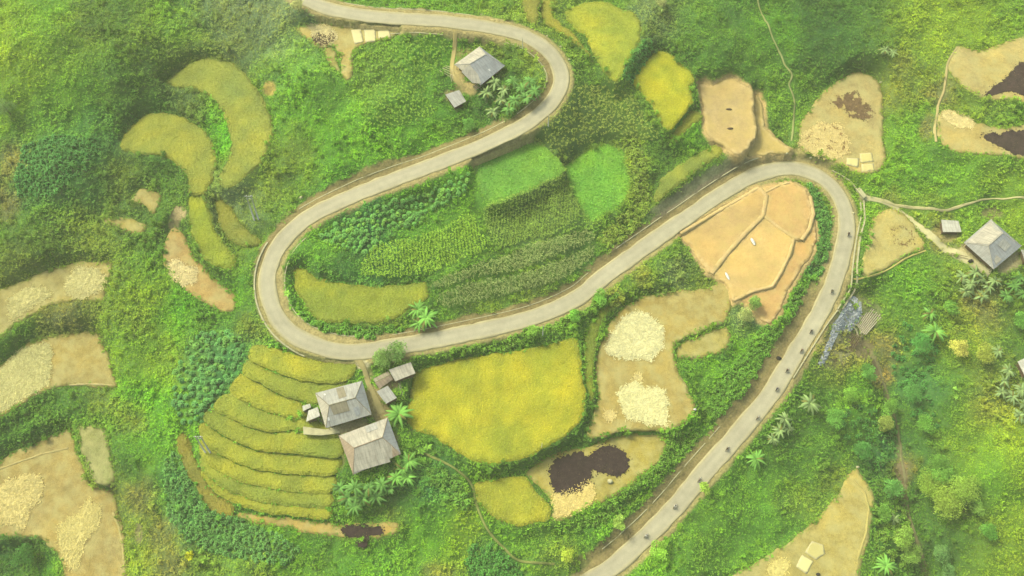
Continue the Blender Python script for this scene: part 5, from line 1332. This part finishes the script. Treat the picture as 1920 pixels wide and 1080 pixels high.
# ------------------------------------------------------------------ poles, timber, rubble, small things
def group_root(name, p, label, cat, group=None):
    o = bpy.data.objects.new(name, None); col.objects.link(o); o.location = p; tag(o, label, cat, group); return o
def pole(bx, by, tx, ty, label, h=8.0, double=False, arm=True, r0=.17, group=None):
    p = at_surf(bx, by, H)[0]
    root = group_root('utility_pole', p, label, 'utility pole', group)
    # lean so that the head is where the photo has it
    best = ray(tx, ty, p[2] + h); dv = best - p; lim = .28 * h
    l2 = np.hypot(dv[0], dv[1]);
    if l2 > lim: dv[:2] *= lim / l2
    offs = [0] if not double else [-.7, .7]
    for k in offs:
        V, f = tube([(k, 0, -.5), (k + dv[0] * .5, dv[1] * .5, h * .5), (k + dv[0], dv[1], h)], [r0, r0 * .85, r0 * .65], 8)
        new_obj('shaft', mesh_np('shaft', V, f, M['steel'], smooth_=True), root)
    if arm:
        for zz, wd in ((.97, 1.3), (.88, 1.0)) if double else ((.95, .8),):
            c = dv * zz; V, f = tube([(c[0] - wd, c[1], h * zz), (c[0], c[1], h * zz), (c[0] + wd, c[1], h * zz)], [.08, .08, .08], 6)
            a = new_obj('crossarm', mesh_np('crossarm', V, f, M['steel']), root)
            for k in (-.9, 0, .9):
                V, f = tube([(c[0] + k * wd, c[1], h * zz + .05), (c[0] + k * wd, c[1], h * zz + .2), (c[0] + k * wd, c[1], h * zz + .38)], [.08, .12, .06], 6)
                new_obj('insulator', mesh_np('insulator', V, f, M['steel']), a)
pole(481,413,466,367,'twin shafted pale utility pole on the slope left of the left hairpin', 12, True, r0=.28)
pole(391,851,371,818,'utility pole with a tangle of arms beside the curved rice steps', 10, True, r0=.26)
pole(1017,633,1019,611,'short pale pole on the verge between the lower road arm and the yellow field', 6, False, False, .2)
pole(1028,236,1029,217,'pale pole on the outer verge where the road leaves the top hairpin', 6, False, False, .2)
pole(980,92,980,72,'slim pale pole on the inner verge of the top hairpin', 5, False, False, .12)
pole(1015,841,1017,827,'small pale post at the lower edge of the big yellow field', 3, False, False, .12)
def stone(px, py, label, s=.35, c='concrete', name='marker_stone', cat='marker stone', seed=1, group=None, surf=None):
    p = at_surf(px, py, ZS if surf is None else surf)[0]; r = np.random.default_rng(seed)
    n = 8; V = []
    for zz, k in ((-.2, 1), (.35, 1.05), (.8, .8), (1.0, .4)):
        for j in range(n): a = 2 * math.pi * j / n; q = k * r.uniform(.85, 1.15); V.append((s * q * math.cos(a), s * q * math.sin(a) * .8, s * zz))
    q = np.array([[i * n + j, i * n + (j + 1) % n, (i + 1) * n + (j + 1) % n, (i + 1) * n + j] for i in range(3) for j in range(n)])
    o = new_obj(name, mesh_np(name, np.array(V), [q, np.array([[3 * n + j for j in range(n)]])], M[c], smooth_=True)); o.location = p; tag(o, label, cat, group)
    return o
for i, (x, y) in enumerate([(725,9),(903,28),(997,54),(1026,68),(1051,88),(1067,112),(1520,296),(1475,288),(725,15),(1600,400)]):
    stone(x, y, 'small whitish roadside stone on the outer verge of the mountain road', .42, seed=i, group='whitish roadside stones')
stone(1651,155,'small white stone at the top right rim of the tall rounded field',.5,seed=20,name='stone',cat='stone'); stone(1608,876,'small white stone at the pointed tip of the bottom right stubble field',.5,seed=21,name='stone',cat='stone')
stone(565,371,'pale stone heap at the end of the short track above the road bank',.6,seed=22,name='stone',cat='stone'); stone(897,302,'pale orange rock on the verge above the left bean plot',.7,seed=23,name='stone',cat='stone')
stone(1303,768,'white sack at the right rim of the L shaped field',.45,'steel',seed=24,name='sack',cat='sack')
stone(1144,903,'grey heap right below the two black burnt patches',.85,'concrete',seed=25,name='stone_heap',cat='stone heap')
stone(1534,1077,'small blue bundle on the stubble beside the bright cream mat',.6,'dark',seed=26,name='bundle',cat='bundle')
stone(1820,490,'blue grey bundle beside the lane in front of the right house',.8,'dark',seed=27,name='bundle',cat='bundle')
# white sacks lying on the orange plot
def sack(x0, y0, x1, y1, label, w2=.55):
    a = at_surf(x0, y0, ZS)[0]; b = at_surf(x1, y1, ZS)[0]; d = b - a; d[2] = 0
    t = np.linspace(0, 1, 6); R2 = w2 * np.array([.35, .9, 1, 1, .9, .35])
    V, f = tube([tuple(d * k + np.array([0, 0, w2 * .55])) for k in t], R2, 8); V[:, 2] = np.maximum(V[:, 2] * .8, 0)
    o = new_obj('sack', mesh_np('sack', V, f, M['steel'], smooth_=True)); o.location = a; tag(o, label, 'sack')
sack(1408,447,1415,460,'long white sack lying on the central orange level'); sack(1360,511,1367,525,'long white sack at the lower left edge of the central orange level', .45)
# holes in the tan plot
for i, (x, y) in enumerate([(1367,205),(1369,241)]):
    p = at_surf(x, y, ZS)[0]; r = np.random.default_rng(i)
    t = np.linspace(0, 2 * np.pi, 13)[:-1]; a = np.stack([np.cos(t) * 1.1 * r.uniform(.7, 1.2, 12), np.sin(t) * .5 * r.uniform(.7, 1.2, 12), np.full(12, .04)], -1)
    b = a * [.55, .55, 1] + [0, 0, .38]
    V = np.concatenate([a - [0, 0, .1], b]); q = np.array([[j, (j + 1) % 12, (j + 1) % 12 + 12, j + 12] for j in range(12)])
    o = new_obj('dirt_mound', mesh_np('dirt_mound', V, [q, np.array([list(range(12, 24))])], M['wall'])); o.location = p
    tag(o, ['upper', 'lower'][i] + ' one of two little brown dirt mounds on the bare tan plot', 'dirt mound')
# rubble apron
rubP = [(1583,573),(1600,555),(1613,568),(1616,590),(1606,608),(1590,624),(1575,622),(1565,640),(1545,682),(1535,680),(1552,640),(1562,608),(1574,592)]
P = spread_outline(rubP, .5, .3, 1.2, 4)
zf = lambda x, y, d: samp(H, x, y) + .12 + .3 * smooth(d / 1.5) + .1 * vnoise(x, y, .8, 3)
V, fs, d = slab(P, .45, zf, .6, 3)
x, y, dd = pts_in(P, .55, 77, .1); pr = []
cube = np.array([[-1,-1,-.6],[1,-1,-.6],[1,1,-.6],[-1,1,-.6],[-.8,-.8,.6],[.8,-.7,.6],[.7,.8,.6],[-.8,.7,.6]], float)
cf = np.array([[0,3,2,1],[4,5,6,7],[0,1,5,4],[1,2,6,5],[2,3,7,6],[3,0,4,7]])
for i in range(len(x)):
    s_ = random.uniform(.12, .28); a = random.uniform(0, 6.28); Rm = np.array([[math.cos(a), -math.sin(a), 0], [math.sin(a), math.cos(a), 0], [0, 0, 1]])
    pr.append(((cube * s_ * rng.uniform(.7, 1.2, (8, 1))) @ Rm.T + [x[i], y[i], float(zf(x[i:i+1], y[i:i+1], dd[i:i+1])[0]) + .08], cf, np.tile(lin((198,202,200)) * random.uniform(.85, 1.15), (8, 1))))
V, fs, C = join([(V, fs, np.tile(lin((188,191,188)), (len(V), 1)))] + pr)
tag(new_obj('rubble', mesh_np('rubble', V, fs, M['ash'], C)), 'blue grey stone rubble tipped below the drain beside the straight road', 'rubble', kind='stuff')
# slatted timber: two stacks of long pale poles lying side by side
def pole_stack(name, label, a, b, n, spread, r0, mat):
    A = at_surf(*a, H)[0]; B = at_surf(*b, H)[0]; d = B - A; s_ = np.cross(d, [0, 0, 1.0]); s_ /= np.linalg.norm(s_)
    root = group_root(name, A, label, 'timber')
    for i in range(n):
        o_ = s_ * (i - n / 2) * spread; k0, k1 = random.uniform(-.12, .1), random.uniform(.85, 1.12)
        P0 = d * k0 + o_; P1 = d * k1 + o_ * 1.3
        V, f = tube([P0 + [0, 0, .45], (P0 + P1) / 2 + [0, 0, .5], P1 + [0, 0, .45]], [r0, r0, r0 * .8], 6)
        new_obj('timber_pole', mesh_np('timber_pole', V, f, M[mat]), root)
pole_stack('timber_pile', 'fan of long pale timber poles right of the short spillway', (1612,622), (1640,584), 10, .48, .2, 'palewood')
pole_stack('timber_pile', 'fan of brownish timber poles lying below the short spillway', (1603,625), (1566,680), 8, .5, .13, 'wood')
pole_stack('log_pile', 'few pale logs lying at the lower corner of the house in the top bend', (890,168), (902,160), 4, .5, .12, 'palewood')
pole_stack('wood_heap', 'tangled grey wood heap on the grass left of the house in the top bend', (828,130), (848,140), 5, .7, .11, 'concrete')
pole_stack('wood_heap', 'short grey poles at the foot of the tangled heap near the top house', (846,142), (849,156), 3, .5, .11, 'concrete')
pole_stack('rail', 'low timber rail beside the lane in front of the right house', (1778,478), (1812,486), 2, .6, .09, 'wood')
pole_stack('rail', 'thin timber rail from the roadside shed to the single big banana plant', (748,716), (753,745), 2, .35, .08, 'palewood')
# cement yard in front of the upper farmhouse and a round basin
p = at_surf([570,612,690,697,642,604,572],[802,808,780,787,811,820,818], H)
p[:, 2] = np.percentile(p[:, 2], 75)
tag(new_obj('cement_yard', box_mesh('cement_yard', p, p[0, 2] - .4, p[0, 2] + .12, M['concrete'])), kind='structure')
p = at_surf(594,804,H)[0]; t = np.linspace(0, 2 * np.pi, 17)[:-1]
rings = [(.75, -.1), (.75, .65), (.55, .65), (.55, .2)]
V = np.concatenate([np.stack([np.cos(t) * r_, np.sin(t) * r_, np.full(16, zz)], -1) for r_, zz in rings]); q = np.array([[i * 16 + j, i * 16 + (j + 1) % 16, (i + 1) * 16 + (j + 1) % 16, (i + 1) * 16 + j] for i in range(3) for j in range(16)])
o = new_obj('water_basin', mesh_np('water_basin', V, [q, np.array([list(range(48, 64))])], M['concrete'])); o.location = p; tag(o, 'round pale concrete basin at the lower left corner of the upper farmhouse', 'basin')
# ------------------------------------------------------------------ motorbikes and riders
def paint(name, c, rough=.4): 
    return mat_plain(name, c, rough, .5, noise=((4, .9, 1.1),))
BODYM = {k: paint('bike_' + k, c) for k, c in {'black': (44,40,38), 'red': (120,44,36), 'blue': (52,60,84), 'grey': (96,96,92)}.items()}
CLOTH = {k: mat_plain('cloth_' + k, c) for k, c in {'white': (226,222,206), 'dark': (58,52,46), 'brown': (104,80,60), 'blue': (62,74,96), 'red': (140,66,54), 'olive': (92,90,60), 'tan': (150,132,98)}.items()}
SKIN = mat_plain('skin', (176,128,96)); TROU = mat_plain('trousers', (50,50,54)); HELM = {k: mat_plain('helmet_' + k, c, .4, .5) for k, c in {'white': (220,218,205), 'black': (46,42,38), 'red': (130,50,40)}.items()}
def ell(c, r, n=10, m=7):
    V = []
    for i in range(m + 1):
        th = math.pi * i / m
        for j in range(n): a = 2 * math.pi * j / n; V.append((c[0] + r[0] * math.sin(th) * math.cos(a), c[1] + r[1] * math.sin(th) * math.sin(a), c[2] + r[2] * math.cos(th)))
    q = np.array([[i * n + j, (i + 1) * n + j, (i + 1) * n + (j + 1) % n, i * n + (j + 1) % n] for i in range(m) for j in range(n)])
    return np.array(V), [q]
def cat_parts(L):
    out = [(V, f, np.ones((len(V), 3))) for V, f in L]; V, f, C = join(out); return V, f
def wheel_mesh():
    V = []; n = 20; m = 8
    for i in range(n):
        a = 2 * math.pi * i / n
        for j in range(m):
            b = 2 * math.pi * j / m; r_ = .27 + .05 * math.cos(b); V.append((r_ * math.cos(a), .05 * math.sin(b), r_ * math.sin(a)))
    q = np.array([[i * m + j, i * m + (j + 1) % m, ((i + 1) % n) * m + (j + 1) % m, ((i + 1) % n) * m + j] for i in range(n) for j in range(m)])
    ty = mesh_np('tyre', np.array(V), [q], M['dark'], smooth_=True)
    parts = [tube([(0, -.05, 0), (0, 0, 0), (0, .05, 0)], [.06, .06, .06], 8)]
    for k in range(6):
        a = math.pi * k / 3; parts.append(tube([(0, 0, 0), (.12 * math.cos(a), 0, .12 * math.sin(a)), (.24 * math.cos(a), 0, .24 * math.sin(a))], [.012] * 3, 4))
    V, f = cat_parts(parts); return ty, mesh_np('rim', V, f, M['steel'])
TY, RIMM = wheel_mesh()
def bike_meshes(matb):
    b = [tube([(-.75, 0, .78), (-.45, 0, .72), (-.1, 0, .66), (.1, 0, .48), (.3, 0, .5), (.5, 0, .85), (.55, 0, .98)], [.08, .13, .14, .10, .10, .11, .05], 8),
         ell((-.02, 0, .42), (.22, .13, .15)), tube([(-.62, 0, .3), (-.3, 0, .36), (0, 0, .38)], [.04] * 3, 6)]
    V, f = cat_parts(b); body = mesh_np('body', V, f, matb, smooth_=True)
    V, f = tube([(-.82, 0, .82), (-.6, 0, .84), (-.3, 0, .81), (-.02, 0, .77)], [.06, .12, .13, .07], 8); V[:, 2] = .8 + (V[:, 2] - .8) * .5
    seat = mesh_np('seat', V, f, M['dark'], smooth_=True)
    V, f = cat_parts([tube([(.42, -.34, 1.0), (.5, -.15, 1.04), (.52, 0, 1.0), (.5, .15, 1.04), (.42, .34, 1.0)], [.02] * 5, 6), tube([(.52, 0, 1.0), (.62, 0, .65), (.68, 0, .32)], [.035, .03, .03], 6)])
    bar_ = mesh_np('handlebar', V, f, M['steel'])
    V, f = ell((.62, 0, .93), (.08, .1, .09)); lamp = mesh_np('headlight', V, f, M['steel'], smooth_=True)
    V, f = cat_parts([tube([(.44, 0, .58), (.6, 0, .66), (.78, 0, .62), (.9, 0, .5)], [.05, .06, .06, .03], 6)]); V[:, 1] *= 1.2
    fen = mesh_np('mudguard', V, f, matb, smooth_=True)
    return body, seat, bar_, lamp, fen
BM = {k: bike_meshes(m) for k, m in BODYM.items()}
def skin_body(name, J, Ed, mat):
    me = bpy.data.meshes.new(name); me.from_pydata([j[:3] for j in J], Ed, []); me.materials.append(mat)
    o = bpy.data.objects.new(name, me); col.objects.link(o)
    md = o.modifiers.new('s', 'SKIN'); sv = me.skin_vertices[0].data
    for i, j in enumerate(J): sv[i].radius = (j[3], j[4] if len(j) > 4 else j[3])
    sv[0].use_root = True
    o.modifiers.new('d', 'SUBSURF').levels = 1
    dg = bpy.context.evaluated_depsgraph_get(); m2 = bpy.data.meshes.new_from_object(o.evaluated_get(dg)); m2.name = name
    bpy.data.objects.remove(o); m2.materials.clear(); m2.materials.append(mat)
    for p in m2.polygons: p.use_smooth = True
    return m2
# seated rider: pelvis on the seat, hands on the grips, feet on the pegs
J = [(-.28,0,.93,.13),(-.24,0,1.12,.14,.12),(-.16,0,1.34,.16,.12),(-.12,0,1.46,.07),(-.09,0,1.56,.06)]
Ed = [(0,1),(1,2),(2,3),(3,4)]
def add(par, seq):
    k = par
    for s_ in seq: J.append(s_); Ed.append((k, len(J) - 1)); k = len(J) - 1
for sg in (-1, 1):
    add(2, [(-.14,.19*sg,1.38,.065),(.02,.28*sg,1.17,.05),(.28,.33*sg,1.08,.036),(.40,.33*sg,1.045,.03)])
    k0 = len(J) - 1
    for fi, dy in enumerate((-.035,-.012,.012,.035)): add(k0, [(.455,.33*sg+dy,1.035,.011),(.475,.33*sg+dy,.995,.009)])
    add(k0 - 1, [(.37,.295*sg,1.02,.012),(.41,.29*sg,1.0,.010)])
    add(0, [(-.22,.11*sg,.92,.10),(.14,.2*sg,.84,.075),(.1,.2*sg,.58,.058),(.02,.19*sg,.38,.042),(.14,.19*sg,.33,.04)])
torso = skin_body('body', J, Ed, SKIN)
# clothes follow the same skeleton, slightly fuller
JS = [(-.28,0,.93,.165),(-.24,0,1.12,.185,.165),(-.16,0,1.35,.205,.165),(-.12,0,1.46,.10)]; ES = [(0,1),(1,2),(2,3)]
for sg in (-1, 1):
    k = len(JS); JS += [(-.14,.19*sg,1.385,.095),(.02,.28*sg,1.175,.065),(.24,.325*sg,1.09,.05)]; ES += [(2,k),(k,k+1),(k+1,k+2)]
shirts = {k: skin_body('shirt', JS, ES, m) for k, m in CLOTH.items()}
JT = [(-.28,0,.92,.14)]; ET = []
for sg in (-1, 1):
    k = len(JT); JT += [(-.2,.11*sg,.915,.115),(.15,.2*sg,.845,.088),(.11,.2*sg,.58,.07),(.03,.19*sg,.42,.055)]; ET += [(0,k),(k,k+1),(k+1,k+2),(k+2,k+3)]
trous = skin_body('trousers', JT, ET, TROU)
def head_mesh():
    V, f = ell((-.06, 0, 1.68), (.095, .078, .12), 16, 12)
    V = np.array(V)
    front = V[:, 0] > -.06
    for y0 in (-.032, .032):                       # eye sockets
        k = front & (np.hypot(V[:, 1] - y0, V[:, 2] - 1.69) < .025); V[k, 0] -= .008
    k = front & (np.abs(V[:, 1]) < .015) & (np.abs(V[:, 2] - 1.665) < .03); V[k, 0] += .02      # nose
    parts = [(V, f), ell((-.07, .078, 1.675), (.02, .012, .03), 6, 4), ell((-.07, -.078, 1.675), (.02, .012, .03), 6, 4)]
    V, f = cat_parts(parts); return mesh_np('head', V, f, SKIN, smooth_=True)
HEAD = head_mesh()
V, f = ell((-.07, 0, 1.72), (.135, .12, .12), 14, 8); V[:, 2] = np.maximum(V[:, 2], 1.68)
HL = {k: mesh_np('helmet', V, f, m, smooth_=True) for k, m in HELM.items()}
V, f = cat_parts([ell((.022, .03, 1.69), (.008, .012, .006), 6, 4), ell((.022, -.03, 1.69), (.008, .012, .006), 6, 4), ell((.02, 0, 1.63), (.008, .022, .005), 6, 4)])
FACE = mesh_np('face_features', V, f, M['dark'])
BIKES = [(1590,437,'black','brown','black','farthest up, in the right hairpin'),(1559,544,'grey','olive','black','just above the drain bend'),(1520,619,'black','dark','black','beside the pale wall middle'),
 (1502,655,'red','tan','red','beside the lower pale wall'),(1475,692,'black','dark','red','at the pale wall end'),(1456,727,'blue','blue','black','just below the pale wall'),
 (1420,781,'black','tan','white','level with the banana row'),(1363,839,'black','brown','black','fourth from the bottom edge'),(1311,897,'grey','brown','white','third from the bottom edge'),
 (1265,947,'black','white','black','second from the bottom edge'),(1211,1002,'black','white','white','nearest the bottom edge')]
HR = H.copy(); rm_ = rdist < RW + .6; HR[rm_] = rz[rm_] + .06
for (px, py, bc, cl, hc, where) in BIKES:
    p = at_surf(px, py + 3, HR)[0]
    k = int(np.argmin((RD[:, 0] - p[0]) ** 2 + (RD[:, 1] - p[1]) ** 2)); d = RD[k] - RD[max(k - 2, 0)]
    d = -d; az = math.atan2(d[1], d[0]) + math.pi     # riding up the picture
    sl = math.atan2(RD[k][2] - RD[max(k - 2, 0)][2], np.hypot(*(RD[k] - RD[max(k - 2, 0)])[:2]))
    o = group_root('motorbike', (p[0], p[1], RD[k][2] + .05), bc + ' motorbike ' + where, 'motorbike', 'motorbikes riding up the straight road')
    o.rotation_euler = (0, -sl, az)
    for nm, m in zip(('body', 'seat', 'handlebar', 'headlight', 'mudguard'), BM[bc]): new_obj(nm, m, o)
    for wx in (.68, -.62):
        wh = new_obj('wheel', TY, o, (wx, 0, .32)); new_obj('rim', RIMM, wh)
    r_ = new_obj('person', torso); r_.location = (p[0], p[1], RD[k][2] + .05); r_.rotation_euler = (0, -sl, az)
    tag(r_, 'person in a ' + cl + ' shirt and ' + hc + ' helmet on motorbike ' + where, 'person', 'riders on the straight road')
    for nm, m in (('head', HEAD), ('face_features', FACE), ('helmet', HL[hc]), ('shirt', shirts[cl]), ('trousers', trous)): new_obj(nm, m, r_)
# dark bundle left on the inner verge
stone(1460,672,'dark round bundle lying on the inner verge of the straight road',.75,'dark',seed=31,name='bundle',cat='bundle')
# ------------------------------------------------------------------ ground cover everywhere else
SMZ = [(60,110,110),(640,200,90),(760,230,70),(560,260,60),(280,680,80),(270,900,70),(320,590,50),(1780,330,70),(1800,50,90),(1870,900,110),(1430,930,110),(1330,1010,70),(620,1040,90),(790,1010,70),(1380,70,90),(1550,80,80),(1000,990,60),(450,380,50),(640,490,40),(800,410,40)]
SMG = np.zeros_like(GX)
for (a_, b_, c_) in SMZ: SMG = np.maximum(SMG, np.exp(-((PXG - a_) ** 2 + (PYG - b_) ** 2) / (c_ * c_)))
smz = lambda x, y: samp(SMG, x, y)
pat = lambda x, y: fbm(x, y, 11, 200)
tufts('grass_cover', 'tangled green grass and weeds covering the slopes between fields and road', 'grass', .8, 6, .5, 1.0, .07, 25, 75, lambda x, y: .6 + .4 * np.maximum(pat(x, y) > 0, smz(x, y) > .4), 2.2, 1)
tufts('leafy_weeds', 'broad leaved green weeds spread thickly over the banks and slopes', 'weeds', 1.0, 8, .35, .75, .17, 5, 55, lambda x, y: (.45 + .55 * (pat(x, y) < .1)) * (1 - .75 * smz(x, y)), 2.2, 2, hgt=.5)
tufts('low_scrub', 'taller scrub clumps scattered through the weeds', 'scrub', 2.5, 42, .45, 1.0, .16, 0, 70, lambda x, y: (.1 + .5 * smooth((fbm(x, y, 16, 300) - .05) * 4)) * (1 - .9 * smz(x, y)), 2.2, 3, hgt=2.0)


VERGE = smooth((1.0 - RS) / .7) * (rdist > RW + 1.2) * (SRIM > .5)
tufts('verge_grass', 'ragged grass fringe creeping over the field margins', 'grass', .9, 9, .35, .85, .09, 15, 75, lambda x, y: .25 + .5 * (fbm(x, y, 3, 91) > .0), 2.1, 7, hgt=.35, dens=VERGE)
# ------------------------------------------------------------------ haze
import bmesh
HAZE = 0.00017
if HAZE:
    bm = bmesh.new(); bmesh.ops.create_cube(bm, size=1)
    hm = bpy.data.meshes.new('haze'); bm.to_mesh(hm); bm.free()
    ho = new_obj('haze', hm); x = 2300
    zlo = float(H.min()) - 2; zhi = 280
    ho.scale = (x, x, zhi - zlo); ho.location = (0, 0, (zhi + zlo) / 2)
    m = bpy.data.materials.new('haze_air'); m.use_nodes = True; n_ = m.node_tree
    n_.nodes.clear(); out = n_.nodes.new('ShaderNodeOutputMaterial'); pv = n_.nodes.new('ShaderNodeVolumePrincipled')
    pv.inputs['Density'].default_value = HAZE; pv.inputs['Color'].default_value = (.96, .95, .62, 1); pv.inputs['Anisotropy'].default_value = 0
    n_.links.new(pv.outputs[0], out.inputs['Volume']); hm.materials.append(m)
    tag(ho, kind='stuff')
